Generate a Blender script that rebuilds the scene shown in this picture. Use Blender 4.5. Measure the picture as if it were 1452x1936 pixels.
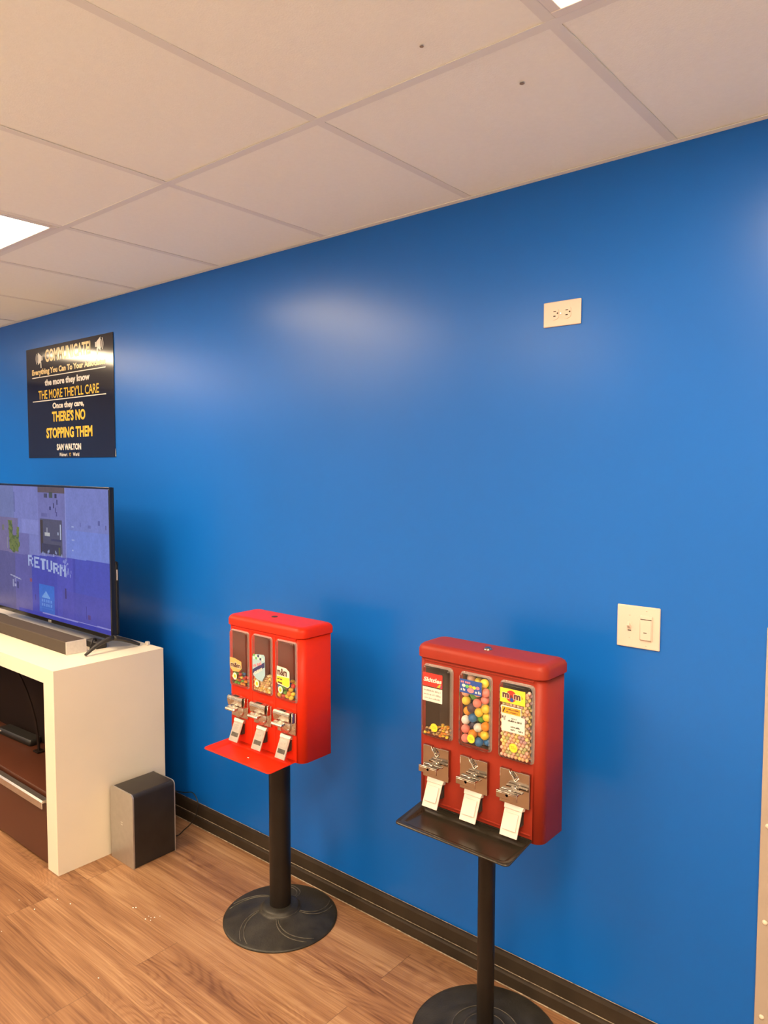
import bpy, bmesh, math, random
import numpy as np
from mathutils import Matrix, Vector

random.seed(7)
for _o in list(bpy.data.objects):
    bpy.data.objects.remove(_o)
SC = bpy.context.scene
COL = SC.collection
PI = math.pi

# ------------------------------------------------------------------ camera
CAM_F, CAM_YAW, CAM_PITCH, CAM_ROLL = 1401.72, -0.69731, 0.06157, 0.00206
CAM_LOC = Vector((0.0, -1.94106, 1.59063))
fw = Vector((math.sin(CAM_YAW) * math.cos(CAM_PITCH), math.cos(CAM_YAW) * math.cos(CAM_PITCH), -math.sin(CAM_PITCH)))
rt = Vector((math.cos(CAM_YAW), -math.sin(CAM_YAW), 0))
up = rt.cross(fw)
r2 = math.cos(CAM_ROLL) * rt + math.sin(CAM_ROLL) * up
u2 = -math.sin(CAM_ROLL) * rt + math.cos(CAM_ROLL) * up
cam_data = bpy.data.cameras.new('camera')
cam_data.sensor_fit = 'HORIZONTAL'
cam_data.sensor_width = 36.0
cam_data.lens = CAM_F / 1452.0 * 36.0
cam_data.clip_start = 0.05
cam = bpy.data.objects.new('camera', cam_data)
COL.objects.link(cam)
cam.matrix_world = Matrix(((r2.x, u2.x, -fw.x, CAM_LOC.x), (r2.y, u2.y, -fw.y, CAM_LOC.y),
                           (r2.z, u2.z, -fw.z, CAM_LOC.z), (0, 0, 0, 1)))
SC.camera = cam

# ------------------------------------------------------------------ view, world and lamp settings
SC.view_settings.view_transform = 'Standard'
SC.view_settings.look = 'None'
SC.view_settings.exposure = 0.0
SC.view_settings.gamma = 1.0
SC.view_settings.use_curve_mapping = False
world = bpy.data.worlds.new('world')
SC.world = world
world.use_nodes = True
world.node_tree.nodes['Background'].inputs[0].default_value = (1.0, 0.78, 0.55, 1)
world.node_tree.nodes['Background'].inputs[1].default_value = 0.02
LAMP_COLOUR = (1.0, 0.765, 0.50, 1)     # warm white tubes behind the diffusers
LAMP_STRENGTH = 23.0
SCREEN_STRENGTH = 0.72

# ------------------------------------------------------------------ materials
def new_mat(name):
    m = bpy.data.materials.new(name)
    m.use_nodes = True
    return m, m.node_tree.nodes, m.node_tree.links, m.node_tree.nodes['Principled BSDF']

def pmat(name, col, rough=0.5, metal=0.0, spec=0.5, noise=0.0, nscale=30.0, bump=0.0, bscale=80.0, coat=0.0, rnoise=0.0):
    """principled material with slight procedural colour wear and bump"""
    m, N, L, b = new_mat(name)
    b.inputs['Roughness'].default_value = rough
    b.inputs['Metallic'].default_value = metal
    b.inputs['Specular IOR Level'].default_value = spec
    b.inputs['Coat Weight'].default_value = coat
    c = (col[0], col[1], col[2], 1)
    b.inputs['Base Color'].default_value = c
    tc = N.new('ShaderNodeTexCoord')
    if noise > 0:
        n = N.new('ShaderNodeTexNoise')
        n.inputs['Scale'].default_value = nscale
        n.inputs['Detail'].default_value = 4
        r = N.new('ShaderNodeValToRGB')
        r.color_ramp.elements[0].position = 0.3
        r.color_ramp.elements[1].position = 0.7
        r.color_ramp.elements[0].color = tuple(max(0, v * (1 - noise)) for v in col) + (1,)
        r.color_ramp.elements[1].color = tuple(min(1, v * (1 + noise)) for v in col) + (1,)
        L.new(tc.outputs['Object'], n.inputs['Vector'])
        L.new(n.outputs['Fac'], r.inputs['Fac'])
        L.new(r.outputs['Color'], b.inputs['Base Color'])
        if rnoise > 0:
            mr = N.new('ShaderNodeMapRange')
            mr.inputs['To Min'].default_value = max(0.02, rough - rnoise)
            mr.inputs['To Max'].default_value = min(1, rough + rnoise)
            L.new(n.outputs['Fac'], mr.inputs['Value'])
            L.new(mr.outputs['Result'], b.inputs['Roughness'])
    if bump > 0:
        n2 = N.new('ShaderNodeTexNoise')
        n2.inputs['Scale'].default_value = bscale
        n2.inputs['Detail'].default_value = 3
        bp = N.new('ShaderNodeBump')
        bp.inputs['Strength'].default_value = bump
        bp.inputs['Distance'].default_value = 0.002
        L.new(tc.outputs['Object'], n2.inputs['Vector'])
        L.new(n2.outputs['Fac'], bp.inputs['Height'])
        L.new(bp.outputs['Normal'], b.inputs['Normal'])
    return m

def emat(name, col, strength):
    m, N, L, b = new_mat(name)
    N.remove(b)
    e = N.new('ShaderNodeEmission')
    e.inputs[0].default_value = col
    e.inputs[1].default_value = strength
    L.new(e.outputs[0], N['Material Output'].inputs['Surface'])
    return m

def clear_plastic(name, tint, film=0.0):
    m, N, L, b = new_mat(name)
    N.remove(b)
    t = N.new('ShaderNodeBsdfTransparent'); t.inputs[0].default_value = tint
    g = N.new('ShaderNodeBsdfGlossy'); g.inputs['Roughness'].default_value = 0.08
    g.inputs['Color'].default_value = (1, 1, 1, 1)
    d = N.new('ShaderNodeBsdfDiffuse'); d.inputs[0].default_value = (0.6, 0.58, 0.55, 1)
    fr = N.new('ShaderNodeFresnel'); fr.inputs['IOR'].default_value = 1.27
    lw = N.new('ShaderNodeLayerWeight'); lw.inputs['Blend'].default_value = 0.16
    mul = N.new('ShaderNodeMath'); mul.operation = 'MULTIPLY_ADD'
    mul.inputs[1].default_value = 0.40; mul.inputs[2].default_value = film
    L.new(lw.outputs['Facing'], mul.inputs[0])
    m1 = N.new('ShaderNodeMixShader'); m2 = N.new('ShaderNodeMixShader')
    L.new(mul.outputs[0], m1.inputs[0]); L.new(t.outputs[0], m1.inputs[1]); L.new(d.outputs[0], m1.inputs[2])
    L.new(fr.outputs[0], m2.inputs[0]); L.new(m1.outputs[0], m2.inputs[1]); L.new(g.outputs[0], m2.inputs[2])
    L.new(m2.outputs[0], N['Material Output'].inputs['Surface'])
    return m

def wood_floor():
    m, N, L, b = new_mat('wood_plank_vinyl')
    def math_n(op, a=None, bb=None, c=None):
        n = N.new('ShaderNodeMath'); n.operation = op
        for i, v in enumerate((a, bb, c)):
            if v is None: continue
            if isinstance(v, (int, float)): n.inputs[i].default_value = v
            else: L.new(v, n.inputs[i])
        return n.outputs[0]
    tc = N.new('ShaderNodeTexCoord')
    sep = N.new('ShaderNodeSeparateXYZ')
    L.new(tc.outputs['Object'], sep.inputs[0])
    X, Y = sep.outputs[0], sep.outputs[1]
    WID, LEN = 0.152, 1.22
    yr = math_n('DIVIDE', math_n('ADD', Y, 0.707 + 20 * WID), WID)
    row = math_n('FLOOR', yr)
    fy = math_n('FRACT', yr)
    par = math_n('MODULO', row, 2.0)
    # rows of odd parity end at x = -2.645, the others at -2.06
    shift = math_n('MULTIPLY', par, 0.585)
    xr = math_n('DIVIDE', math_n('ADD', math_n('ADD', X, 2.06 + 10 * LEN), shift), LEN)
    colm = math_n('FLOOR', xr)
    fx = math_n('FRACT', xr)
    cmb = N.new('ShaderNodeCombineXYZ'); L.new(row, cmb.inputs[0]); L.new(colm, cmb.inputs[1])
    wn = N.new('ShaderNodeTexWhiteNoise'); wn.noise_dimensions = '3D'; L.new(cmb.outputs[0], wn.inputs['Vector'])
    rnd = wn.outputs['Value']
    rz = math_n('MULTIPLY', rnd, 37.0)
    def grain(sx, sy, scale, detail, dist=0.0):
        c = N.new('ShaderNodeCombineXYZ')
        L.new(math_n('MULTIPLY', X, sx), c.inputs[0]); L.new(math_n('MULTIPLY', Y, sy), c.inputs[1]); L.new(rz, c.inputs[2])
        n = N.new('ShaderNodeTexNoise'); n.inputs['Scale'].default_value = scale
        n.inputs['Detail'].default_value = detail; n.inputs['Distortion'].default_value = dist
        L.new(c.outputs[0], n.inputs['Vector']); return n.outputs['Fac']
    broad = grain(0.9, 7.0, 1.6, 3, 0.4)          # long light and dark streaks
    fine = grain(3.0, 150.0, 1.6, 5, 0.3)
    mids = grain(1.6, 32.0, 1.6, 4, 0.5)         # medium streaks          # fine pores
    cont = grain(1.3, 6.5, 1.0, 1.5, 0.3)         # contour lines of the growth rings
    rings = math_n('SINE', math_n('MULTIPLY', cont, 190.0))
    rings = math_n('MULTIPLY_ADD', rings, 0.5, 0.5)
    rings = math_n('POWER', rings, 2.0)
    msk = grain(0.8, 5.0, 1.1, 1)
    mk = N.new('ShaderNodeMapRange'); mk.inputs['From Min'].default_value = 0.47; mk.inputs['From Max'].default_value = 0.62
    L.new(msk, mk.inputs['Value'])
    rings = math_n('MULTIPLY', rings, mk.outputs['Result'])
    val = math_n('MULTIPLY_ADD', broad, 0.95, 0.03)
    val = math_n('MULTIPLY_ADD', math_n('SUBTRACT', fine, 0.5), 0.72, val)
    val = math_n('MULTIPLY_ADD', math_n('SUBTRACT', mids, 0.5), 0.80, val)
    val = math_n('MULTIPLY_ADD', rings, -0.15, val)
    val = math_n('MULTIPLY_ADD', math_n('SUBTRACT', rnd, 0.5), 0.16, val)
    ramp = N.new('ShaderNodeValToRGB')
    e = ramp.color_ramp.elements
    e[0].position = 0.12; e[0].color = (0.13, 0.052, 0.020, 1)
    e[1].position = 0.88; e[1].color = (0.42, 0.245, 0.125, 1)
    mid = ramp.color_ramp.elements.new(0.5); mid.color = (0.27, 0.132, 0.060, 1)
    L.new(val, ramp.inputs['Fac'])
    # joints
    ey = math_n('MINIMUM', fy, math_n('SUBTRACT', 1.0, fy))
    ex = math_n('MINIMUM', fx, math_n('SUBTRACT', 1.0, fx))
    jy = math_n('LESS_THAN', ey, 0.006)
    jx = math_n('LESS_THAN', ex, 0.0011)
    j = math_n('MAXIMUM', math_n('MULTIPLY', jy, 0.28), math_n('MULTIPLY', jx, 0.55))
    mix = N.new('ShaderNodeMix'); mix.data_type = 'RGBA'
    L.new(j, mix.inputs['Factor']); L.new(ramp.outputs['Color'], mix.inputs['A'])
    mix.inputs['B'].default_value = (0.10, 0.052, 0.028, 1)
    L.new(mix.outputs['Result'], b.inputs['Base Color'])
    b.inputs['Roughness'].default_value = 0.46
    bp = N.new('ShaderNodeBump'); bp.inputs['Strength'].default_value = 0.12; bp.inputs['Distance'].default_value = 0.001
    L.new(val, bp.inputs['Height']); L.new(bp.outputs['Normal'], b.inputs['Normal'])
    return m

M = {}
M['wall_blue'] = pmat('blue_wall_paint', (0.001, 0.118, 0.525), 0.6, spec=0.10, bump=0.05, bscale=45, noise=0.03, nscale=2.0, coat=0.62)
M['wall_blue'].node_tree.nodes['Principled BSDF'].inputs['Coat Roughness'].default_value = 0.28
M['wall_grey'] = pmat('pale_grey_wall_paint', (0.66, 0.66, 0.65), 0.6, bump=0.05, bscale=45)
M['bounce_floor'] = pmat('pale_bounce_floor', (0.80, 0.80, 0.79), 0.5, noise=0.04, nscale=6)  # pale colour picked to bounce light onto the ceiling
M['wall_cream'] = pmat('cream_wall_paint', (0.86, 0.86, 0.85), 0.6, bump=0.05, bscale=45)
M['tile'] = pmat('ceiling_tile', (0.94, 0.945, 0.85), 0.85, noise=0.012, nscale=90, bump=0.2, bscale=260, spec=0.2)
M['grid'] = pmat('ceiling_grid_paint', (0.82, 0.81, 0.73), 0.5)
M['stain'] = pmat('ceiling_mark', (0.32, 0.25, 0.18), 0.9)
M['trof'] = pmat('troffer_enamel', (0.80, 0.76, 0.68), 0.4)
M['lamp'] = emat('lit_diffuser', LAMP_COLOUR, LAMP_STRENGTH)
M['floor'] = wood_floor()
M['base_top'] = pmat('dark_brown_baseboard', (0.034, 0.024, 0.016), 0.45, spec=0.3, noise=0.25, nscale=12)
M['dust'] = pmat('dusty_caulk', (0.30, 0.24, 0.18), 0.9, noise=0.5, nscale=60)
M['plate'] = pmat('ivory_cover_plate', (0.66, 0.535, 0.46), 0.3)
M['slot'] = pmat('dark_slot', (0.03, 0.02, 0.015), 0.7)
M['panel'] = pmat('beige_wall_panel', (0.40, 0.33, 0.275), 0.5, noise=0.05, nscale=8, bump=0.1, bscale=120)
M['rivet'] = pmat('panel_rivet', (0.72, 0.62, 0.50), 0.35)
M['poster'] = pmat('poster_black', (0.016, 0.015, 0.020), 0.095, spec=0.65, bump=0.03, bscale=7)
M['poster_white'] = pmat('poster_white_ink', (0.72, 0.70, 0.66), 0.2)
M['poster_gold'] = pmat('poster_gold_ink', (0.80, 0.52, 0.05), 0.2)
M['poster_tan'] = pmat('poster_tan_ink', (0.78, 0.60, 0.28), 0.2)
M['paper'] = pmat('white_paper', (0.8, 0.8, 0.77), 0.6)
M['console'] = pmat('white_laminate', (0.76, 0.685, 0.56), 0.45, noise=0.02, nscale=5)
M['console_dark'] = pmat('dark_cabinet_interior', (0.014, 0.008, 0.006), 0.6, spec=0.1)
M['console_brown'] = pmat('dark_red_brown_lacquer', (0.078, 0.024, 0.012), 0.35, spec=0.3, noise=0.08, nscale=3)
M['alu'] = pmat('brushed_aluminium', (0.62, 0.58, 0.53), 0.35, metal=1.0, noise=0.06, nscale=50)
M['black_gloss'] = pmat('black_gloss_plastic', (0.012, 0.011, 0.010), 0.22)
M['black_matte'] = pmat('black_matte_plastic', (0.018, 0.016, 0.014), 0.5)
M['cloth'] = pmat('dark_speaker_cloth', (0.055, 0.038, 0.026), 0.85, bump=0.5, bscale=900)
M['silver'] = pmat('silver_panel', (0.50, 0.48, 0.45), 0.38, metal=0.75, noise=0.04, nscale=40)
M['silver_light'] = pmat('silver_end_cap', (0.62, 0.58, 0.54), 0.45, metal=0.3, noise=0.05, nscale=90)
M['sub_black'] = pmat('subwoofer_black', (0.020, 0.016, 0.013), 0.36, noise=0.25, nscale=14, rnoise=0.1)
M['cable'] = pmat('black_cable', (0.012, 0.011, 0.010), 0.45)
M['red'] = pmat('bright_red_enamel', (0.64, 0.024, 0.005), 0.40, spec=0.2, noise=0.03, nscale=10)
M['brick'] = pmat('dull_red_enamel', (0.28, 0.026, 0.012), 0.42, spec=0.22, noise=0.04, nscale=14, bump=0.06, bscale=220)
M['red_in'] = pmat('red_machine_interior', (0.46, 0.10, 0.05), 0.6)
M['brick_in'] = pmat('dull_machine_interior', (0.15, 0.085, 0.050), 0.6)
M['chrome'] = pmat('chrome_plate', (0.47, 0.43, 0.39), 0.13, metal=1.0, noise=0.05, nscale=30, rnoise=0.05)
M['chrome_dull'] = pmat('worn_chrome', (0.56, 0.51, 0.45), 0.27, metal=1.0, noise=0.1, nscale=40, rnoise=0.1)
M['flap_white'] = pmat('white_plastic_flap', (0.66, 0.58, 0.53), 0.4)
M['flap_metal'] = pmat('dull_metal_flap', (0.56, 0.51, 0.45), 0.36, metal=0.7, noise=0.1, nscale=60)
M['black_paint'] = pmat('black_painted_steel', (0.012, 0.009, 0.007), 0.36, spec=0.3, noise=0.2, nscale=20)
M['black_tray'] = pmat('black_tray_enamel', (0.025, 0.020, 0.014), 0.24, noise=0.12, nscale=120, rnoise=0.05)
M['iron'] = pmat('worn_cast_iron', (0.027, 0.024, 0.019), 0.42, spec=0.35, noise=0.35, nscale=26, bump=0.25, bscale=160, rnoise=0.12)
M['iron_worn'] = pmat('worn_iron_edge', (0.075, 0.066, 0.052), 0.5, noise=0.4, nscale=60)
M['clear'] = clear_plastic('clear_plastic', (0.98, 0.97, 0.95, 1))
M['clear_edge'] = clear_plastic('clear_plastic_edge', (0.9, 0.88, 0.84, 1), 0.28)
M['clear_smoke'] = clear_plastic('dull_clear_plastic', (0.80, 0.77, 0.72, 1), 0.035)
M['steel'] = pmat('bare_steel', (0.75, 0.72, 0.68), 0.2, metal=1.0)
M['pink'] = pmat('pink_tag', (0.62, 0.22, 0.15), 0.6)
INK = {}
def ink(name, col, rough=0.4):
    if name not in INK:
        INK[name] = pmat('ink_' + name, col, rough)
    return INK[name]

# ------------------------------------------------------------------ mesh helpers
class MB:
    def __init__(s):
        s.bm = bmesh.new(); s.mats = []; s.mi = 0
    def mat(s, m):
        if m not in s.mats: s.mats.append(m)
        s.mi = s.mats.index(m); return s
    def face(s, vs, smooth=False):
        try:
            f = s.bm.faces.new(vs)
        except ValueError:
            return None
        f.material_index = s.mi; f.smooth = smooth; return f
    def poly(s, pts, smooth=False):
        return s.face([s.bm.verts.new(p) for p in pts], smooth)
    def loft(s, rings, cap0=False, cap1=False, smooth=True, closed=True):
        vs = [[s.bm.verts.new(p) for p in r] for r in rings]
        n = len(vs[0])
        for a, b in zip(vs[:-1], vs[1:]):
            for i in range(n if closed else n - 1):
                s.face([a[i], a[(i + 1) % n], b[(i + 1) % n], b[i]], smooth)
        if cap0: s.face(list(reversed(vs[0])))
        if cap1: s.face(vs[-1])
        return vs
    def box(s, x0, x1, y0, y1, z0, z1, bev=0.0, seg=2):
        r = bmesh.ops.create_cube(s.bm, size=1.0)
        vs = r['verts']
        for v in vs:
            v.co = Vector(((x0 + x1) / 2 + v.co.x * (x1 - x0), (y0 + y1) / 2 + v.co.y * (y1 - y0), (z0 + z1) / 2 + v.co.z * (z1 - z0)))
        fs = set(f for v in vs for f in v.link_faces)
        for f in fs: f.material_index = s.mi
        if bev > 0:
            es = list(set(e for v in vs for e in v.link_edges))
            rr = bmesh.ops.bevel(s.bm, geom=es, offset=bev, segments=seg, profile=0.5, affect='EDGES')
            for f in rr['faces']:
                f.material_index = s.mi; f.smooth = True
        return vs
    def lathe(s, prof, c=(0, 0, 0), n=48, cap0=True, cap1=True, axis='z'):
        rings = []
        for r, h in prof:
            ring = []
            for i in range(n):
                a = 2 * PI * i / n
                if axis == 'z': p = (c[0] + r * math.cos(a), c[1] + r * math.sin(a), c[2] + h)
                else: p = (c[0] + r * math.cos(a), c[1] - h, c[2] + r * math.sin(a))
                ring.append(p)
            rings.append(ring)
        return s.loft(rings, cap0, cap1)
    def disc(s, c, r, h, n=24):          # short cylinder facing -y, from y = c.y to c.y - h
        return s.lathe([(r, 0), (r, h)], c, n, True, True, 'y')
    def tube(s, pts, r, n=8, cyc=False):
        pts = [Vector(p) for p in pts]; rings = []
        prev = None
        for i, p in enumerate(pts):
            t = (pts[min(i + 1, len(pts) - 1)] - pts[max(i - 1, 0)]).normalized()
            a = prev if prev is not None else (Vector((0, 0, 1)) if abs(t.z) < 0.9 else Vector((1, 0, 0)))
            a = (a - t * a.dot(t))
            if a.length < 1e-6: a = t.orthogonal()
            a.normalize(); prev = a; b = t.cross(a)
            rr = r[i] if isinstance(r, (list, tuple)) else r
            rings.append([tuple(p + (a * math.cos(2 * PI * k / n) + b * math.sin(2 * PI * k / n)) * rr) for k in range(n)])
        return s.loft(rings, True, True)
    def sphere(s, c, r, seg=16, ring=10, sc=(1, 1, 1)):
        mx = Matrix.Translation(c) @ Matrix.Diagonal((r * sc[0], r * sc[1], r * sc[2], 1))
        q = bmesh.ops.create_uvsphere(s.bm, u_segments=seg, v_segments=ring, radius=1.0, matrix=mx)
        for v in q['verts']:
            for f in v.link_faces: f.smooth = True; f.material_index = s.mi
    def plate(s, pts, y0, y1, smooth=False):
        """extruded outline (x,z) from y0 (front) to y1 (back)"""
        a = [(x, y0, z) for x, z in pts]; b = [(x, y1, z) for x, z in pts]
        s.loft([b, a], True, True, smooth)
    def text(s, txt, x0, x1, zc, h, y, bold=0.0, shear=0.0, rot=0.0):
        c = bpy.data.curves.new('t', 'FONT'); c.body = txt; c.offset = bold; c.shear = shear; c.resolution_u = 3
        o = bpy.data.objects.new('t', c); COL.objects.link(o)
        dg = bpy.context.evaluated_depsgraph_get(); dg.update()
        me = bpy.data.meshes.new_from_object(o.evaluated_get(dg))
        co = [v.co.copy() for v in me.vertices]
        if co:
            lx = min(v.x for v in co); hx = max(v.x for v in co); lz = min(v.y for v in co); hz = max(v.y for v in co)
            vs = []
            cx, w = (x0 + x1) / 2, (x1 - x0)
            for v in co:
                px = ((v.x - lx) / (hx - lx) - 0.5) * w; pz = ((v.y - lz) / (hz - lz) - 0.5) * h
                vs.append(s.bm.verts.new((cx + px * math.cos(rot) - pz * math.sin(rot), y, zc + px * math.sin(rot) + pz * math.cos(rot))))
            for p in me.polygons:
                s.face([vs[i] for i in p.vertices])
        bpy.data.objects.remove(o); bpy.data.curves.remove(c); bpy.data.meshes.remove(me)
    def build(s, name, parent=None, origin=None, fixn=True):
        if fixn: bmesh.ops.recalc_face_normals(s.bm, faces=s.bm.faces[:])
        if origin is not None:
            ov = Vector(origin)
            for v in s.bm.verts: v.co -= ov
        me = bpy.data.meshes.new(name)
        s.bm.to_mesh(me); s.bm.free()
        for m in s.mats: me.materials.append(m)
        o = bpy.data.objects.new(name, me); COL.objects.link(o)
        if parent is not None: o.parent = parent
        elif origin is not None: o.location = origin
        return o

def mb(m):
    b = MB(); b.mat(M[m] if isinstance(m, str) else m); return b

def rr(cx, cy, w, d, r, n=6, rb=None):
    """rounded rectangle outline, counter-clockwise; rb = radius of the two far corners"""
    out = []
    rb = r if rb is None else rb
    for (sx, sy, a0, q) in ((1, -1, -PI / 2, r), (1, 1, 0, rb), (-1, 1, PI / 2, rb), (-1, -1, PI, r)):
        q = max(q, 0.0006)
        for k in range(n + 1):
            a = a0 + (PI / 2) * k / n
            out.append((cx + sx * (w / 2 - q) + q * math.cos(a), cy + sy * (d / 2 - q) + q * math.sin(a)))
    return out

def thing(name, label, cat, loc=(0, 0, 0), group=None):
    o = bpy.data.objects.new(name, None); o.empty_display_size = 0.05
    COL.objects.link(o); o.location = loc
    o['label'] = label; o['category'] = cat
    if group: o['group'] = group
    return o
def tag(o, label, cat, group=None):
    o['label'] = label; o['category'] = cat
    if group: o['group'] = group
    return o
def struct(o):
    o['kind'] = 'structure'; return o
def bevel_mod(o, w=0.003, seg=2):
    md = o.modifiers.new('bevel', 'BEVEL'); md.width = w; md.segments = seg; md.limit_method = 'ANGLE'; md.angle_limit = math.radians(40)
    return o
def solid(o, t, off=0.0):
    md = o.modifiers.new('thickness', 'SOLIDIFY'); md.thickness = t; md.offset = off
    return o

# ------------------------------------------------------------------ room shell
H = 2.4026
RX0, RX1, RY0 = -7.4, 1.7, -3.9
def slab(name, m, *a):
    b = mb(m); b.box(*a); return struct(b.build(name))
slab('floor', 'floor', RX0, RX1, -2.7, 0.0, -0.05, 0.0)
slab('floor', 'bounce_floor', RX0, RX1, RY0, -2.7, -0.05, 0.0)  # unseen pale floor strip added behind the camera as a light bouncer
slab('wall_back', 'wall_blue', RX0, RX1, 0.0, 0.12, 0.0, H + 0.15)
slab('wall_left', 'wall_blue', RX0 - 0.12, RX0, RY0, 0.12, 0.0, H + 0.15)
slab('wall_right', 'wall_cream', RX1, RX1 + 0.12, RY0, 0.12, 0.0, H + 0.15)
slab('wall_front', 'wall_grey', RX0 - 0.12, RX1 + 0.12, RY0 - 0.12, RY0, 0.0, H + 0.15)

TS, TX0, TD = 0.6096, -0.67198, 0.66006
xs = []
k = TX0
while k > RX0: xs.append(k); k -= TS
k = TX0 + TS
while k < RX1: xs.append(k); k += TS
xs = sorted(xs)
ys = [0.0, -TD, -TD - 2 * TS, -TD - 4 * TS, -TD - 6 * TS]
ys = [y for y in ys if y > RY0] + [RY0]
bx = [RX0] + xs + [RX1]
light_cells = {}
ADDED_REAR = ((-9, 'leftmost'), (-6, 'second from left'), (-3, 'middle'), (0, 'second from right'), (3, 'rightmost'))  # unseen ceiling panels added behind the camera to brighten the ceiling by bounce
for li in (-8, -4, 0, 4): light_cells[(round(TX0 + li * TS, 3), 1)] = li
for li, w in ADDED_REAR: light_cells[(round(TX0 + li * TS, 3), 2)] = li
cb = mb('tile')
for i in range(len(bx) - 1):
    for j in range(len(ys) - 1):
        if (round(bx[i], 3), j) in light_cells: continue
        x0, x1, y1, y0 = bx[i], bx[i + 1], ys[j], ys[j + 1]
        dz = random.uniform(-0.0015, 0.0015)
        cb.box(x0 + 0.004, x1 - 0.004, y0 + 0.004, y1 - 0.004, H + 0.002 + dz, H + 0.016 + dz)
cb.mat(M['grid']).box(RX0, RX1, RY0, 0.0, H + 0.13, H + 0.15)
ceil = struct(cb.build('ceiling'))
gb = mb('grid')
for x in xs: gb.box(x - 0.012, x + 0.012, RY0, -0.001, H, H + 0.0015)
for y in ys[1:-1]: gb.box(RX0, RX1, y - 0.012, y + 0.012, H - 0.0004, H + 0.0011)
grid = gb.build('ceiling_grid', ceil)
sb = mb('stain')
for (x, y, r) in ((-0.901, -0.755, 0.0042), (-0.821, -0.508, 0.0055)):
    sb.lathe([(r, 0), (r * 0.8, 0.001)], (x, y, H - 0.0012), 10)
sb.build('stain', ceil)
tb = mb('grid')                       # wall angle at the ceiling edge
tb.box(RX0, RX1, -0.020, -0.0005, H - 0.0008, H + 0.0008); tb.box(RX0, RX1, -0.0025, -0.0005, H, H + 0.022)
struct(tb.build('trim_1'))

def ceiling_light(x0, y0, y1, label):
    t = thing('ceiling_light', label, 'ceiling light', ((x0 + TS / 2), (y0 + y1) / 2, H - 0.001), 'recessed ceiling light panels')
    O = t.location
    x1 = x0 + TS; xa, xb, ya, yb = x0 + 0.013, x1 - 0.013, y0 + 0.013, y1 - 0.013
    q = 0.022
    f = mb('trof')
    # doorframe around the lens: four flat bars with an inner lip
    for (a, b, c, d) in ((xa, xb, ya, ya + q), (xa, xb, yb - q, yb), (xa, xa + q, ya + q, yb - q), (xb - q, xb, ya + q, yb - q)):
        f.box(a, b, c, d, H - 0.003, H + 0.012, 0.002)
    f.box(xa, xb, ya, yb, H + 0.045, H + 0.055)
    f.build('frame', t, O)
    d = mb('lamp')
    d.box(xa + q, xb - q, ya + q, yb - q, H + 0.002, H + 0.006)
    d.build('diffuser', t, O)
    return t
ROWB = (ys[2], ys[1])
ceiling_light(TX0 + 0 * TS, ROWB[0], ROWB[1], 'lit white ceiling panel at the top right corner of the photo, nearest the camera')
ceiling_light(TX0 - 4 * TS, ROWB[0], ROWB[1], 'lit white ceiling panel at the left edge, in front of the black poster and television')
ceiling_light(TX0 - 8 * TS, ROWB[0], ROWB[1], 'lit white ceiling panel farther left, mirrored in the glossy black poster')
ceiling_light(TX0 + 4 * TS, ROWB[0], ROWB[1], 'lit white ceiling panel out of the picture to the right, past the beige wall panel')
if len(ys) > 3:
    for li, w in ADDED_REAR:
        ceiling_light(TX0 + li * TS, ys[3], ys[2], 'added ceiling panel behind the camera for bounce light, %s in the far row' % w)

# baseboard: flat board, shoe strip in front, dusty joint lines
bb = mb('base_top')
prof = [(-0.0002, 0.0), (-0.026, 0.0), (-0.026, 0.034), (-0.023, 0.040), (-0.014, 0.042), (-0.0125, 0.080), (-0.009, 0.0905), (-0.0002, 0.0915)]
bb.loft([[(RX0, y, z) for y, z in prof], [(RX1, y, z) for y, z in prof]], True, True, False)
base = struct(bb.build('baseboard_back'))
db = mb('dust')
db.tube([(x * 0.25 + RX0, -0.0155 - 0.001 * random.random(), 0.0418) for x in range(int((RX1 - RX0) / 0.25))], 0.0013, 5)
db.tube([(x * 0.25 + RX0, -0.0275 - 0.001 * random.random(), 0.001) for x in range(int((RX1 - RX0) / 0.25))], 0.0022, 5)
db.tube([(x * 0.25 + RX0, -0.003, 0.0925) for x in range(int((RX1 - RX0) / 0.25))], 0.0011, 5)
db.build('dust_line', base)

# beige panel at the right edge with rivets
px0 = -0.423
pt = thing('wall_panel', 'tall beige panel with rivets on the blue wall at the right edge', 'wall panel', (px0 + 0.3, -0.001, 0.0))
p = mb('panel'); p.box(px0, px0 + 0.61, -0.007, -0.0005, 0.093, 1.207, 0.0015)
p.build('panel', pt, pt.location)
for z in (0.96, 0.723, 0.482, 0.241):
    r = mb('rivet'); r.lathe([(0.0065, 0), (0.0062, 0.0015), (0.004, 0.0032), (0.0012, 0.0040)], (px0 + 0.017, -0.007, z), 14, axis='y')
    r.build('rivet', pt, pt.location)

# ------------------------------------------------------------------ wall plates
ox, oz = -0.9726, 2.0200
wo = thing('wall_outlet', 'ivory double power outlet turned sideways high on the blue wall', 'wall outlet', (ox, 0, oz))
p = mb('plate'); p.box(ox - 0.057, ox + 0.057, -0.006, -0.0003, oz - 0.035, oz + 0.035, 0.0028, 3)
p.build('cover_plate', wo, wo.location)
for s in (-1, 1):
    cx = ox + s * 0.0185 - 0.003
    r = mb('plate')
    pts = []
    for k in range(32):
        a = 2 * PI * k / 32
        pts.append((cx + max(-0.0125, min(0.0125, 0.0165 * math.cos(a))), oz + 0.0165 * math.sin(a)))
    r.plate(pts, -0.0085, -0.005)
    r.mat(M['slot'])
    r.box(cx - 0.003, cx + 0.005, -0.0089, -0.0084, oz + 0.0055, oz + 0.0078)
    r.box(cx - 0.003, cx + 0.004, -0.0089, -0.0084, oz - 0.0078, oz - 0.0050)
    r.disc((cx + 0.0095, -0.0084, oz + 0.001), 0.0024, 0.0006, 12)
    r.build('receptacle', wo, wo.location)
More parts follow.
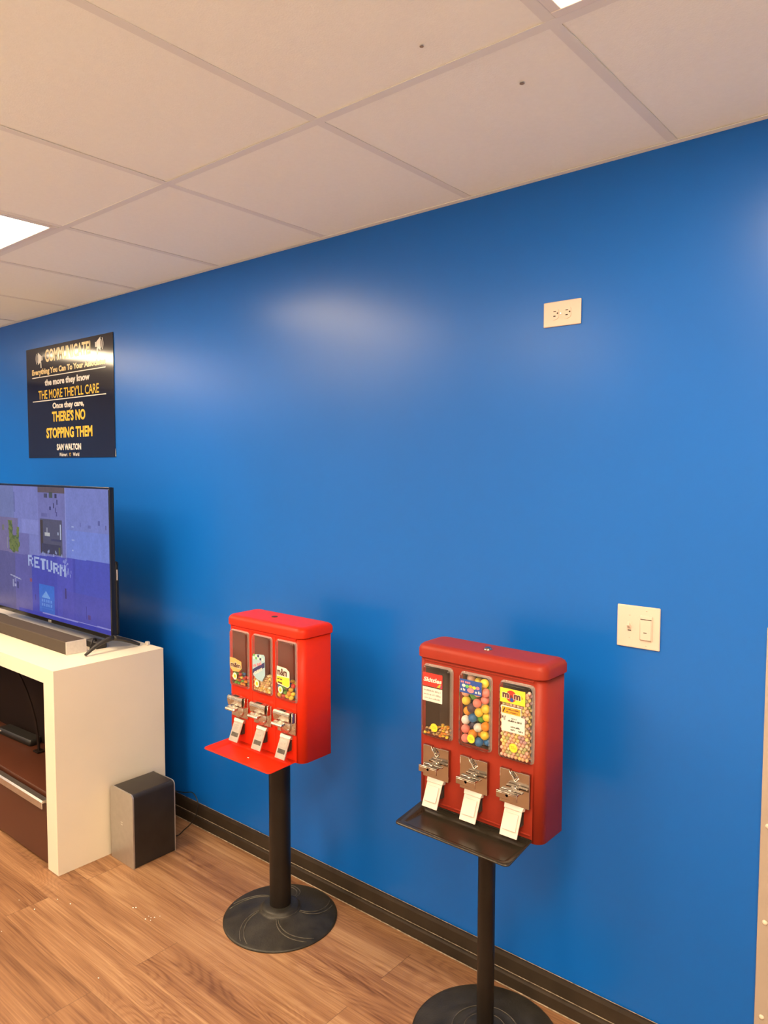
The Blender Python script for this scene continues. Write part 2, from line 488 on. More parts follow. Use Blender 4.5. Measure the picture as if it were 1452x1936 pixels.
sc_ = mb('steel'); sc_.disc((ox - 0.003, -0.006, oz), 0.0022, 0.0012, 12); sc_.build('screw', wo, wo.location)

sx, sz = -0.7359, 1.1631
ls = thing('light_switch', 'ivory double switch plate with toggle and dimmer, right of the dark red machine', 'light switch', (sx, 0, sz))
p = mb('plate'); p.box(sx - 0.058, sx + 0.058, -0.006, -0.0003, sz - 0.057, sz + 0.057, 0.0028, 3)
p.build('cover_plate', ls, ls.location)
tg = mb('plate')
tg.box(sx - 0.0285, sx - 0.0175, -0.0072, -0.005, sz - 0.0125, sz + 0.0125, 0.0008)
tg.loft([[(sx - 0.0272, -0.006, sz + 0.002), (sx - 0.0188, -0.006, sz + 0.002), (sx - 0.0188, -0.006, sz - 0.008), (sx - 0.0272, -0.006, sz - 0.008)],
         [(sx - 0.0262, -0.017, sz + 0.012), (sx - 0.0198, -0.017, sz + 0.012), (sx - 0.0198, -0.018, sz + 0.004), (sx - 0.0262, -0.018, sz + 0.004)]], True, True, False)
tg.mat(M['slot']).box(sx - 0.0275, sx - 0.0185, -0.0076, -0.0071, sz - 0.0118, sz - 0.0088)
bevel_mod(tg.build('toggle', ls, ls.location), 0.0008)
dm = mb('plate'); dm.box(sx + 0.006, sx + 0.039, -0.0105, -0.005, sz - 0.033, sz + 0.033, 0.0016)
dm.box(sx + 0.008, sx + 0.037, -0.0125, -0.0104, sz - 0.031, sz + 0.022, 0.001)
dm.mat(M['slot']).box(sx + 0.0075, sx + 0.0375, -0.0109, -0.0104, sz + 0.0225, sz + 0.0245)
dm.box(sx + 0.017, sx + 0.026, -0.0129, -0.0124, sz - 0.0125, sz - 0.0105)
dm.build('dimmer', ls, ls.location)
for (dx, dz) in ((-0.023, 0.030), (-0.023, -0.030), (0.0225, 0.045), (0.0225, -0.048)):
    q = mb('plate'); q.disc((sx + dx, -0.0055, sz + dz), 0.0026, 0.0016, 12)
    q.mat(M['slot']).box(sx + dx - 0.0018, sx + dx + 0.0018, -0.0073, -0.0070, sz + dz - 0.0003, sz + dz + 0.0003)
    q.build('screw', ls, ls.location)

# ------------------------------------------------------------------ poster
PX0, PX1, PZ0, PZ1 = -4.248, -3.333, 1.633, 2.236
po = thing('poster', 'black poster with gold and white lettering on the blue wall above the television', 'poster', ((PX0 + PX1) / 2, 0, PZ0))
p = mb('poster'); p.box(PX0, PX1, -0.004, -0.0004, PZ0, PZ1)
p.build('sheet', po, po.location)
t = mb('poster_tan'); Y = -0.0044
t.text('COMMUNICATE!', -4.025, -3.545, 2.184, 0.068, Y, 0.03)
t.text('Everything You Can To Your Associates', -4.182, -3.405, 2.100, 0.040, Y, 0.045)
t.mat(M['poster_white'])
t.text('the more they know', -4.037, -3.559, 2.036, 0.044, Y, 0.045)
t.text('Once they care,', -3.955, -3.621, 1.908, 0.040, Y, 0.045)
t.text('SAM WALTON', -3.918, -3.660, 1.690, 0.034, Y, 0.045)
t.text('Walmart', -3.893, -3.806, 1.650, 0.019, Y, 0.02)
t.text('World', -3.746, -3.681, 1.650, 0.019, Y, 0.02)
for zl in (2.0745, 1.944): t.poly([(-4.182, Y, zl - 0.0025), (-3.405, Y, zl - 0.0025), (-3.405, Y, zl + 0.0025), (-4.182, Y, zl + 0.0025)])
t.mat(M['poster_gold'])
t.text("THE MORE THEY'LL CARE", -4.112, -3.472, 1.978, 0.050, Y, 0.01)
t.text("THERE'S NO", -3.963, -3.610, 1.8545, 0.057, Y, 0.04)
t.text('STOPPING THEM', -4.032, -3.544, 1.767, 0.057, Y, 0.04)
for k in range(6):                    # small spark between the two words
    a = PI / 6 + k * PI / 3
    c, s_ = math.cos(a), math.sin(a)
    t.poly([(-3.777 + c * .004 - s_ * .0013, Y, 1.650 + s_ * .004 + c * .0013), (-3.777 + c * .004 + s_ * .0013, Y, 1.650 + s_ * .004 - c * .0013),
            (-3.777 + c * .011 + s_ * .0013, Y, 1.650 + s_ * .011 - c * .0013), (-3.777 + c * .011 - s_ * .0013, Y, 1.650 + s_ * .011 + c * .0013)])
t.mat(M['poster_white'])
for (cx, cz, s) in ((-4.085, 2.176, 1), (-3.470, 2.192, -1)):      # two bullhorn signs with sound arcs
    t.poly([(cx - s * 0.022, Y, cz - 0.034), (cx + s * 0.018, Y, cz - 0.012), (cx + s * 0.018, Y, cz + 0.012), (cx - s * 0.022, Y, cz + 0.034)])
    t.poly([(cx + s * 0.020, Y, cz - 0.012), (cx + s * 0.030, Y, cz - 0.012), (cx + s * 0.030, Y, cz + 0.012), (cx + s * 0.020, Y, cz + 0.012)])
    t.poly([(cx + s * 0.006, Y, cz - 0.052), (cx + s * 0.016, Y, cz - 0.052), (cx + s * 0.014, Y, cz - 0.018), (cx + s * 0.003, Y, cz - 0.018)])
    for R in (0.040, 0.054):
        arc = []
        for k in range(9):
            a = PI + (k - 4) * 0.14
            arc.append((cx + s * (0.010 + (R + 0.0) * math.cos(a)), cz + R * math.sin(a)))
        for q0, q1 in zip(arc[:-1], arc[1:]):
            t.poly([(q0[0], Y, q0[1]), (q1[0], Y, q1[1]), (q1[0] - s * 0.005, Y, q1[1]), (q0[0] - s * 0.005, Y, q0[1])])
t.build('lettering', po, po.location, fixn=False)
w = mb('paper'); w.poly([(PX1, -0.0015, PZ0 + 0.004), (PX1 + 0.008, -0.004, PZ0 + 0.002), (PX1 + 0.002, -0.0025, PZ0 + 0.040), (PX1, -0.0015, PZ0 + 0.042)])
solid(w.build('curled_corner', po, po.location), 0.0004)

# ------------------------------------------------------------------ media console
CX1, CY0, CY1, CH = -2.754, -0.616, -0.134, 0.807
CX0 = -4.62
TT = 0.060; ST = 0.082
mc = thing('media_console', 'long white laminate media console with dark brown drawer under the television', 'media console', ((CX0 + CX1) / 2, (CY0 + CY1) / 2, 0))
O = mc.location
b = mb('console'); b.box(CX0, CX1, CY0, CY1, CH - TT, CH); b.build('top_panel', mc, O)
b = mb('console'); b.box(CX1 - ST, CX1, CY0, CY1, 0.0, CH - TT); b.build('side_panel', mc, O)
b = mb('console'); b.box(CX0, CX0 + ST, CY0, CY1, 0.0, CH - TT); b.build('side_panel', mc, O)
b = mb('console_dark'); b.box(CX0 + ST, CX1 - ST, CY1 - 0.02, CY1, 0.0, CH - TT - 0.0005)
b.box(CX0 + ST + 0.004, CX1 - ST - 0.004, -0.356, -0.346, 0.2902, CH - TT - 0.006)
for xx in (CX1 - ST - 0.004, CX0 + ST): b.box(xx, xx + 0.004, CY0 + 0.012, CY1 - 0.02, 0.30, CH - TT - 0.001)
b.box(CX0 + ST, CX1 - ST, CY0 + 0.012, CY1 - 0.02, CH - TT - 0.006, CH - TT - 0.001)
b.build('back_panel', mc, O)
b = mb('console_brown'); b.box(CX0 + ST, CX1 - ST, CY0 + 0.022, CY1 - 0.021, 0.268, 0.290); b.build('shelf', mc, O)
def drawer(x0, x1):
    d = mb('console_brown'); d.box(x0, x1, CY0 + 0.008, CY0 + 0.026, 0.012, 0.262, 0.001)
    d = d.build('drawer', mc, O)
    h = mb('alu')
    prof = [(CY0 + 0.012, 0.262), (CY0 + 0.012, 0.276), (CY0 - 0.010, 0.276), (CY0 - 0.016, 0.270), (CY0 - 0.016, 0.244), (CY0 - 0.013, 0.244), (CY0 - 0.013, 0.266), (CY0 - 0.004, 0.266), (CY0 + 0.007, 0.262)]
    h.loft([[(x0 + 0.006, y, z) for y, z in prof], [(x1 - 0.006, y, z) for y, z in prof]], True, True, False)
    h.build('handle', d, O)
mid = (CX0 + CX1) / 2
drawer(mid + 0.003, CX1 - ST - 0.004)
drawer(CX0 + ST + 0.004, mid - 0.003)
b = mb('steel'); b.box(CX1 - ST - 0.008, CX1 - ST - 0.0038, CY0 + 0.016, CY0 + 0.028, 0.44, 0.475, 0.001); b.build('hinge_plate', mc, O)
b = mb('pink'); b.plate([(CX1 - ST - 0.022, 0.345), (CX1 - ST - 0.006, 0.318), (CX1 - ST - 0.004, 0.345), (CX1 - ST - 0.006, 0.378)], CY0 + 0.040, CY0 + 0.037); b.build('tag', mc, O)

bx_ = thing('media_box', 'black media box with a small light on the shelf inside the white console', 'media box', (-3.56, -0.398, 0.2905))
b = mb('black_matte')
_c, _s = math.cos(0.06), math.sin(0.06)
def _mb(x, y): return (-3.56 + x * _c - y * _s, -0.398 + x * _s + y * _c)
b.loft([[_mb(x, y) + (z,) for x, y in rr(0, 0, 0.29, 0.055, 0.008)] for z in (0.2908, 0.322)], True, True)
b.build('case', bx_, bx_.location)
b = mb('flap_white'); q0, q1 = _mb(-0.125, -0.0275); b.disc((q0, q1, 0.308), 0.004, 0.002, 10); b.build('indicator', bx_, bx_.location)
b = mb('console_dark')
pts = [(-3.53, -0.425, 0.640), (-3.48, -0.42, 0.595), (-3.43, -0.42, 0.548), (-3.388, -0.42, 0.495), (-3.35, -0.42, 0.43), (-3.331, -0.42, 0.366), (-3.325, -0.42, 0.318), (-3.322, -0.42, 0.292)]
vs_ = []
for (x, y, z) in pts: vs_.append([(x - 0.007, y, z - 0.004), (x + 0.007, y, z + 0.004), (x + 0.007, y + 0.006, z + 0.004), (x - 0.007, y + 0.006, z - 0.004)])
b.loft(vs_, True, True, False)
b.box(-3.345, -3.300, -0.435, -0.400, 0.2905, 0.298, 0.002)
b.build('curved_strip', mc, mc.location)  # dark curved strip with a small foot, standing on the shelf

# ------------------------------------------------------------------ television
TVY = -0.30
TX_L, TX_R, TZ0, TZ1 = -4.005, -2.874, 0.852, 1.500
tv = thing('television', 'flat screen television showing a blue violet picture on the white console', 'television', ((TX_L + TX_R) / 2, TVY, CH))
O = tv.location
b = mb('black_gloss')
BW = 0.009
for a in ((TX_L, TX_R, TZ1 - BW, TZ1), (TX_L, TX_R, TZ0, TZ0 + 0.018), (TX_L, TX_L + BW, TZ0 + 0.018, TZ1 - BW), (TX_R - BW, TX_R, TZ0 + 0.018, TZ1 - BW)):
    b.box(a[0], a[1], TVY - 0.002, TVY + 0.014, a[2], a[3])
b.box(TX_L + 0.001, TX_R - 0.001, TVY + 0.0142, TVY + 0.020, TZ0 + 0.001, TZ1 - 0.001)
bevel_mod(b.build('bezel', tv, O), 0.001)
b = mb('black_matte'); b.box(TX_L + 0.02, TX_R - 0.004, TVY + 0.0202, TVY + 0.040, TZ0 + 0.015, 1.185, 0.010, 3)
b.mat(M['flap_white']).box(TX_R - 0.0045, TX_R - 0.0032, TVY + 0.026, TVY + 0.031, 1.105, 1.150)
b.build('rear_housing', tv, O)
b = mb('silver'); b.box(-3.442, -3.412, TVY - 0.0035, TVY - 0.0018, TZ0 + 0.002, TZ0 + 0.013, 0.001); b.build('badge', tv, O)
for xx in (-2.868, TX_L - (-2.868 - TX_R) - 0.0):
    f = mb('black_matte')
    top = Vector((xx, TVY - 0.002, TZ0 + 0.012))
    for ye in (-0.427, -0.178):
        end = Vector((xx, ye, CH + 0.006))
        pts = [top.lerp(end, k / 6) + Vector((0, 0, 0.010 * math.sin(PI * k / 6) * (1 if ye < -0.3 else 0.4))) for k in range(7)]
        f.tube(pts, [0.011, 0.0105, 0.0095, 0.009, 0.008, 0.007, 0.0055], 10)
    f.build('foot', tv, O)

# screen picture painted cell by cell
def screen_picture():
    x0, x1, z0, z1 = TX_L + BW, TX_R - BW, TZ0 + 0.018, TZ1 - BW
    nx, nz = 330, 186
    X = x0 + (np.arange(nx) + 0.5) / nx * (x1 - x0); Z = z0 + (np.arange(nz) + 0.5) / nz * (z1 - z0)
    GX, GZ = np.meshgrid(X, Z)
    rg = np.random.RandomState(3)
    def nz2(cx, cz, seed):
        r_ = np.random.RandomState(seed); g = r_.rand(cz + 1, cx + 1)
        u = (GX - x0) / (x1 - x0) * cx; v = (GZ - z0) / (z1 - z0) * cz
        iu = np.clip(u.astype(int), 0, cx - 1); iv = np.clip(v.astype(int), 0, cz - 1); fu = u - iu; fv = v - iv
        return (g[iv, iu] * (1 - fu) + g[iv, iu + 1] * fu) * (1 - fv) + (g[iv + 1, iu] * (1 - fu) + g[iv + 1, iu + 1] * fu) * fv
    img = np.zeros((nz, nx, 3))
    def fill(mask, c, a=1.0): img[mask] = img[mask] * (1 - a) + np.array(c) / 255.0 * a
    def box(xa, xb, za, zb, c, a=1.0): fill((GX >= xa) & (GX <= xb) & (GZ >= za) & (GZ <= zb), c, a)
    img[:] = np.array((132, 136, 205)) / 255
    fill(GX > -3.262, (128, 138, 212)); fill((GX > -3.262) & (GZ < 1.30), (124, 142, 226))
    fill((GX < -3.78) & (GZ > 1.30), (122, 130, 186)); fill((GX < -3.74) & (GZ < 1.33) & (GZ > 1.15), (128, 116, 160))
    box(-3.74, -3.62, 1.155, 1.26, (118, 112, 176), 0.8); box(-3.78, -3.765, 1.36, 1.46, (98, 104, 160), 0.6)
    box(-3.70, -3.52, 1.26, 1.33, (148, 152, 222), 0.6)
    edge = np.interp(GX, [-4.0, -3.70, -3.275, -2.88], [1.157, 1.154, 1.173, 1.178])
    low = GZ < edge
    fill(low, (74, 77, 186)); fill(low & (GX < -3.60), (104, 98, 172)); fill(low & (GX < -3.78), (100, 94, 150))
    fill(low & (GX > -3.35) & (GX < -3.2), (92, 92, 202), 0.6); fill(low & (GX > -3.18), (78, 86, 196))
    fill(low & (GZ < 1.02) & (GX > -3.30), (86, 84, 184), 0.7)
    box(-3.520, -3.262, 1.17, 1.492, (124, 124, 190)); box(-3.520, -3.262, 1.465, 1.492, (104, 88, 96))
    box(-3.505, -3.290, 1.176, 1.340, (88, 86, 112)); box(-3.505, -3.475, 1.176, 1.335, (70, 58, 52))
    box(-3.495, -3.305, 1.176, 1.225, (66, 64, 92)); box(-3.46, -3.41, 1.262, 1.278, (196, 196, 198)); box(-3.442, -3.430, 1.278, 1.30, (150, 150, 170))
    box(-3.312, -3.302, 1.25, 1.32, (190, 200, 226)); box(-3.40, -3.30, 1.242, 1.250, (70, 70, 108)); box(-3.335, -3.325, 1.27, 1.283, (170, 180, 210))
    box(-3.262, -3.252, 1.17, 1.492, (150, 156, 226), 0.7)
    for (xa, za, w, h, c) in ((-3.46, 1.44, .035, .022, (70, 70, 96)), (-3.41, 1.442, .035, .024, (72, 84, 70)), (-3.355, 1.44, .02, .02, (48, 44, 70)), (-3.34, 1.412, .012, .022, (52, 50, 96)),
                              (-3.372, 1.395, .009, .022, (62, 58, 104)), (-3.41, 1.384, .017, .017, (54, 52, 110)), (-3.352, 1.375, .008, .024, (66, 60, 120)), (-3.345, 1.358, .009, .018, (78, 74, 140)),
                              (-3.49, 1.35, .06, .018, (106, 106, 170)), (-2.975, 1.335, .018, .020, (92, 98, 168)), (-3.06, 1.318, .025, .014, (110, 116, 186)), (-3.13, 1.322, .01, .016, (112, 116, 186)), (-2.912, 1.318, .006, .02, (86, 84, 140)),
                              (-3.203, 1.315, .02, .007, (176, 190, 240)), (-3.205, 1.255, .024, .006, (170, 184, 240)), (-3.205, 1.208, .016, .007, (176, 190, 240))):
        box(xa, xa + w, za, za + h, c, 0.85)
    n1 = nz2(120, 60, 5)
    plant = ((np.abs(GX + 3.82 + 0.06 * (GZ - 1.24)) < 0.022 + 0.012 * (n1 - .5)) & (GZ > 1.17) & (GZ < 1.318)) | ((np.abs(GX + 3.745 - 0.12 * (GZ - 1.24)) < 0.014) & (GZ > 1.165) & (GZ < 1.288)) | (((GX + 3.785) / .065) ** 2 + ((GZ - 1.20) / .045) ** 2 < 0.8 + 0.5 * (n1 - .5))
    fill(plant, (118, 128, 62)); fill(plant & (n1 > 0.6), (88, 104, 52)); box(-3.92, -3.895, 1.265, 1.29, (122, 122, 96), .8); box(-3.865, -3.858, 1.175, 1.23, (170, 170, 160), .6)
    box(-3.327, -3.312, 1.178, 1.215, (104, 110, 62), .8)
    glyph = {'R': ('1110', '1001', '1110', '1010', '1001'), 'E': ('1111', '1000', '1110', '1000', '1111'), 'T': ('1111', '0110', '0110', '0110', '0110'), 'U': ('1001', '1001', '1001', '1001', '0110'), 'N': ('1001', '1101', '1011', '1001', '1001')}
    for q, ch in enumerate('RETURN'):
        gx = -3.640 + q * 0.064
        for ri, rw in enumerate(glyph[ch]):
            for ci, v in enumerate(rw):
                if v == '1':
                    zt = 1.158 - 0.004 * q - ri * 0.0105
                    box(gx + ci * 0.0135, gx + (ci + 1) * 0.0135 + .002, zt - 0.0112, zt, (176, 190, 238))
    for q in range(30):
        a, c_ = rg.rand(2); xx = -3.30 + a * 0.08; zz = 1.165 - c_ * 0.09
        box(xx, xx + 0.008, zz, zz + 0.012, (150, 160, 228), .7)
    for q in range(10):
        a, c_ = rg.rand(2); xx = -3.50 + a * 0.2; zz = 1.165 + c_ * 0.03
        box(xx, xx + 0.010, zz, zz + 0.012, (170, 186, 236), .7)
    box(-3.531, -3.378, 0.892, 1.026, (62, 110, 214)); box(-3.531, -3.378, 0.96, 1.026, (52, 116, 222), .7)
    fill((np.abs(GX + 3.462) < 0.040 * np.clip((0.998 - GZ) / 0.03, 0, 1)) & (GZ > 0.962) & (GZ < 0.998), (120, 168, 236))
    for ln in range(2):
        for q in range(5):
            box(-3.508 + q * .022, -3.494 + q * .022, 0.945 - ln * .02, 0.958 - ln * .02, (104, 154, 236), .9)
    for q in range(11):
        box(-3.522 + q * .012, -3.515 + q * .012, 0.913, 0.917, (84, 140, 232), .9)
    box(-3.625, -3.603, 1.026, 1.045, (158, 82, 92), .8); box(-3.276, -3.264, 0.985, 1.03, (70, 56, 120), .9)
    fill((np.abs(GX + 3.78) < .06) & (np.abs(GZ - 1.035 + 0.12 * (GX + 3.78)) < 0.003), (176, 176, 210)); box(-3.815, -3.80, 0.985, 1.02, (176, 176, 214), .8)
    box(-3.795, -3.775, 0.988, 1.0, (190, 188, 224), .8); box(-3.79, -3.775, 1.01, 1.03, (150, 150, 200), .8); box(-3.765, -3.745, 0.98, 1.012, (60, 56, 110), .7)
    box(-3.575, -3.565, 0.945, 0.97, (64, 58, 140), .8); box(-3.09, -3.085, 0.915, 0.97, (52, 48, 130), .7); box(-3.075, -3.05, 0.915, 0.935, (96, 62, 120), .7)
    ln = np.interp(GX, [-3.5, -2.88], [0.889, 0.893])
    fill((GX > -3.5) & (np.abs(GZ - ln) < 0.0028), (150, 150, 226))
    fill((GX > -3.75) & (GZ < ln - 0.003), (66, 70, 184))
    n2 = nz2(44, 14, 9); n3 = nz2(150, 90, 11)
    img[:] = np.clip(img * (0.97 + 0.06 * n2[..., None]) * (0.97 + 0.06 * n3[..., None]), 0, 1)
    lin = np.where(img <= 0.04045, img / 12.92, ((img + 0.055) / 1.055) ** 2.4)
    xv = np.linspace(x0, x1, nx + 1); zv = np.linspace(z0, z1, nz + 1)
    VX, VZ = np.meshgrid(xv, zv)
    o = np.array(tv.location)
    V = np.stack([VX.ravel() - o[0], np.full(VX.size, TVY - o[1]), VZ.ravel() - o[2]], -1)
    idx = np.arange((nx + 1) * (nz + 1)).reshape(nz + 1, nx + 1)
    F = np.stack([idx[:-1, :-1].ravel(), idx[:-1, 1:].ravel(), idx[1:, 1:].ravel(), idx[1:, :-1].ravel()], -1)
    me = bpy.data.meshes.new('screen')
    me.from_pydata(V.tolist(), [], F.tolist())
    ca = me.color_attributes.new('picture', 'FLOAT_COLOR', 'CORNER')
    c4 = np.concatenate([np.repeat(lin.reshape(-1, 3), 4, 0), np.ones((nx * nz * 4, 1))], 1)
    ca.data.foreach_set('color', c4.astype(np.float32).ravel())
    m, N, L, pb = new_mat('lit_screen')
    at = N.new('ShaderNodeAttribute'); at.attribute_name = 'picture'
    pb.inputs['Base Color'].default_value = (0.01, 0.01, 0.012, 1); pb.inputs['Roughness'].default_value = 0.25; pb.inputs['Specular IOR Level'].default_value = 0.12
    L.new(at.outputs['Color'], pb.inputs['Emission Color']); pb.inputs['Emission Strength'].default_value = SCREEN_STRENGTH
    me.materials.append(m)
    ob = bpy.data.objects.new('screen', me); COL.objects.link(ob); ob.parent = tv
screen_picture()

# sound bar in front of the screen
SBX1, SBY0, SBY1 = -2.948, -0.466, -0.378
so = thing('soundbar', 'long dark cloth soundbar with silver end on the white console', 'soundbar', ((-3.85 + SBX1) / 2, (SBY0 + SBY1) / 2, CH))
O = so.location
b = mb('cloth'); b.box(-3.85, SBX1 - 0.0035, SBY0, SBY1, CH + 0.0005, CH + 0.054, 0.005, 3); b.build('body', so, O)
for xx in (SBX1 - 0.0033, -3.854):
    b = mb('silver_light'); b.box(xx, xx + 0.0035, SBY0 - 0.0005, SBY1 + 0.0005, CH + 0.0003, CH + 0.0547, 0.0006); b.build('end_cap', so, O)

# leads behind the screen
b = mb('cable')
pts = [(-3.99 + 0.035 * k, -0.345 + 0.003 * math.sin(k * 1.3), CH + 0.006 + 0.034 * abs(math.sin(k * 0.36)) * (1 if k < 9 else 0.2)) for k in range(20)]
b.tube(pts, 0.003, 7)
tag(b.build('cable', None, (-3.6, -0.34, CH)), 'thin black lead lying in arches behind the soundbar under the television', 'cable')
pa = thing('black_block', 'black block with a lead behind the right end of the soundbar', 'adapter', (-2.98, -0.31, CH))  # plain black block with a short curved lead
b = mb('black_matte'); b.box(-3.045, -2.945, -0.335, -0.285, CH + 0.0004, CH + 0.030, 0.004); b.build('block', pa, pa.location)
b = mb('cable'); b.tube([(-2.985, -0.312, CH + 0.028), (-2.975, -0.325, CH + 0.042), (-2.962, -0.342, CH + 0.044), (-2.957, -0.352, CH + 0.025), (-2.955, -0.356, CH + 0.004)], 0.004, 8); b.build('lead', pa, pa.location)
b = mb('silver_light'); b.box(-2.862, -2.842, -0.155, -0.140, CH + 0.0003, CH + 0.016, 0.003)
tag(b.build('cable_clip', None, (-2.852, -0.148, CH)), 'small grey plastic clip on the back edge of the white console behind the television', 'clip')

# ------------------------------------------------------------------ subwoofer
ux, uy, uw, ud, uh = -2.655, -0.305, 0.165, 0.194, 0.298
su = thing('subwoofer', 'black subwoofer box with silver front standing on the floor beside the white console', 'subwoofer', (ux, uy, 0))
O = su.location
def arch(w, h, r, z0, n=6):
    out = [(ux - w / 2, z0), (ux + w / 2, z0)]
    for (s, a0) in ((1, 0), (-1, PI / 2)):
        for k in range(n + 1):
            a = a0 + PI / 2 * k / n
            out.append((ux + s * (w / 2 - r) + r * math.cos(a), h - r + r * math.sin(a)))
    return out
b = mb('sub_black'); b.plate(arch(uw - 0.003, uh - 0.001, 0.017, 0.002), uy - ud / 2 + 0.006, uy + ud / 2 - 0.004, True)
sub_cab = b.build('cabinet', su, O)
sub_cab.modifiers.new('es', 'EDGE_SPLIT').split_angle = math.radians(35)
b = mb('silver'); b.plate(arch(uw, uh, 0.018, 0.0), uy - ud / 2, uy - ud / 2 + 0.006); b.build('front_panel', su, O)
b = mb('silver'); b.plate(arch(uw, uh, 0.018, 0.0), uy + ud / 2 - 0.004, uy + ud / 2); b.build('rear_plate', su, O)
b = mb('paper'); yb_ = uy - ud / 2 - 0.0004
for k in range(2):
    zc_ = 0.166 - 0.009 * k
    b.poly([(ux - 0.008, yb_, zc_), (ux + 0.006, yb_, zc_ - 0.001), (ux + 0.008, yb_, zc_ + 0.002), (ux - 0.006, yb_, zc_ + 0.003)])
b.build('badge', su, O)
b = mb('cable')
pts = [(-2.62, -0.206, 0.05), (-2.66, -0.14, 0.008), (-2.69, -0.085, 0.004), (-2.70, -0.055, 0.006), (-2.682, -0.045, 0.03), (-2.660, -0.045, 0.062),
       (-2.650, -0.043, 0.093), (-2.652, -0.04, 0.122), (-2.675, -0.035, 0.140), (-2.71, -0.03, 0.146), (-2.77, -0.025, 0.126), (-2.85, -0.022, 0.11)]
def smooth_path(p, n=5):
    P_ = [Vector(q) for q in p]; out = []
    for i in range(len(P_) - 1):
        p0, p1, p2, p3 = P_[max(i - 1, 0)], P_[i], P_[i + 1], P_[min(i + 2, len(P_) - 1)]
        for k in range(n):
            t_ = k / n
            out.append(0.5 * ((2 * p1) + (p2 - p0) * t_ + (2 * p0 - 5 * p1 + 4 * p2 - p3) * t_ ** 2 + (3 * p1 - p0 - 3 * p2 + p3) * t_ ** 3))
    return out + [P_[-1]]
b.tube(smooth_path(pts), 0.0022, 7); b.build('power_cord', su, O)

# ------------------------------------------------------------------ candy machines
def relax(pts, rad, lo, hi, it=120):
    P_ = np.array(pts, float); R_ = np.array(rad, float); lo = np.array(lo); hi = np.array(hi)
    for _ in range(it):
        D = P_[:, None] - P_[None]; dist = np.sqrt((D ** 2).sum(-1)) + np.eye(len(P_)) * 9 + 1e-9
        ov = np.clip(R_[:, None] + R_[None] + 0.0001 - dist, 0, None)
        P_ += 0.35 * (D / dist[..., None] * ov[..., None]).sum(1)
        P_ = np.clip(P_, lo + R_[:, None], hi - R_[:, None])
    return P_
CANDY_COL = {'yellow': (0.80, 0.55, 0.05), 'pink': (0.80, 0.24, 0.22), 'green': (0.10, 0.36, 0.04), 'orange': (0.80, 0.27, 0.03), 'purple': (0.07, 0.035, 0.07),
             'white': (0.82, 0.79, 0.74), 'blue': (0.02, 0.15, 0.42), 'navy': (0.015, 0.015, 0.07), 'pale pink': (0.74, 0.44, 0.36), 'cream': (0.74, 0.60, 0.42),
             'pale yellow': (0.78, 0.62, 0.25), 'lilac': (0.48, 0.30, 0.34), 'pale green': (0.44, 0.46, 0.22), 'peach': (0.76, 0.46, 0.26), 'tan': (0.55, 0.38, 0.18),
             'brown': (0.10, 0.04, 0.02), 'red': (0.55, 0.03, 0.02), 'gold': (0.66, 0.40, 0.08)}
CANDY_MAT = {k: pmat('candy_' + k.replace(' ', '_'), tuple(min(0.92, q * 1.25) for q in v), 0.28, noise=0.06, nscale=120) for k, v in CANDY_COL.items()}
CANDY_MESH = {}
def candy_obj(kind, colour, loc, r, flat, rot, label, group):
    key = (kind, colour, r, flat)
    if key not in CANDY_MESH:
        b = MB(); b.mat(CANDY_MAT[colour]); b.sphere((0, 0, 0), r, 14 if r < 0.008 else 24, 8 if r < 0.008 else 14, (1, 1, flat))
        o = b.build(kind); CANDY_MESH[key] = o
    else:
        o = CANDY_MESH[key].copy(); COL.objects.link(o)
    o.location = loc; o.rotation_euler = rot
    return tag(o, label, 'candy', group)

def base_profile(r, kind):
    if kind == 1:
        return [(0.046, 0.052), (0.060, 0.050), (0.066, 0.045), (0.068, 0.037), (0.078, 0.034), (0.11, 0.027), (0.15, 0.017), (0.18, 0.010), (r - 0.006, 0.0065), (r, 0.004), (r, 0.0)]
    return [(0.028, 0.030), (0.052, 0.029), (0.058, 0.025), (0.060, 0.021), (0.085, 0.020), (0.092, 0.022), (0.098, 0.0195), (0.13, 0.015), (0.17, 0.010), (r - 0.006, 0.006), (r, 0.004), (r, 0.0)]

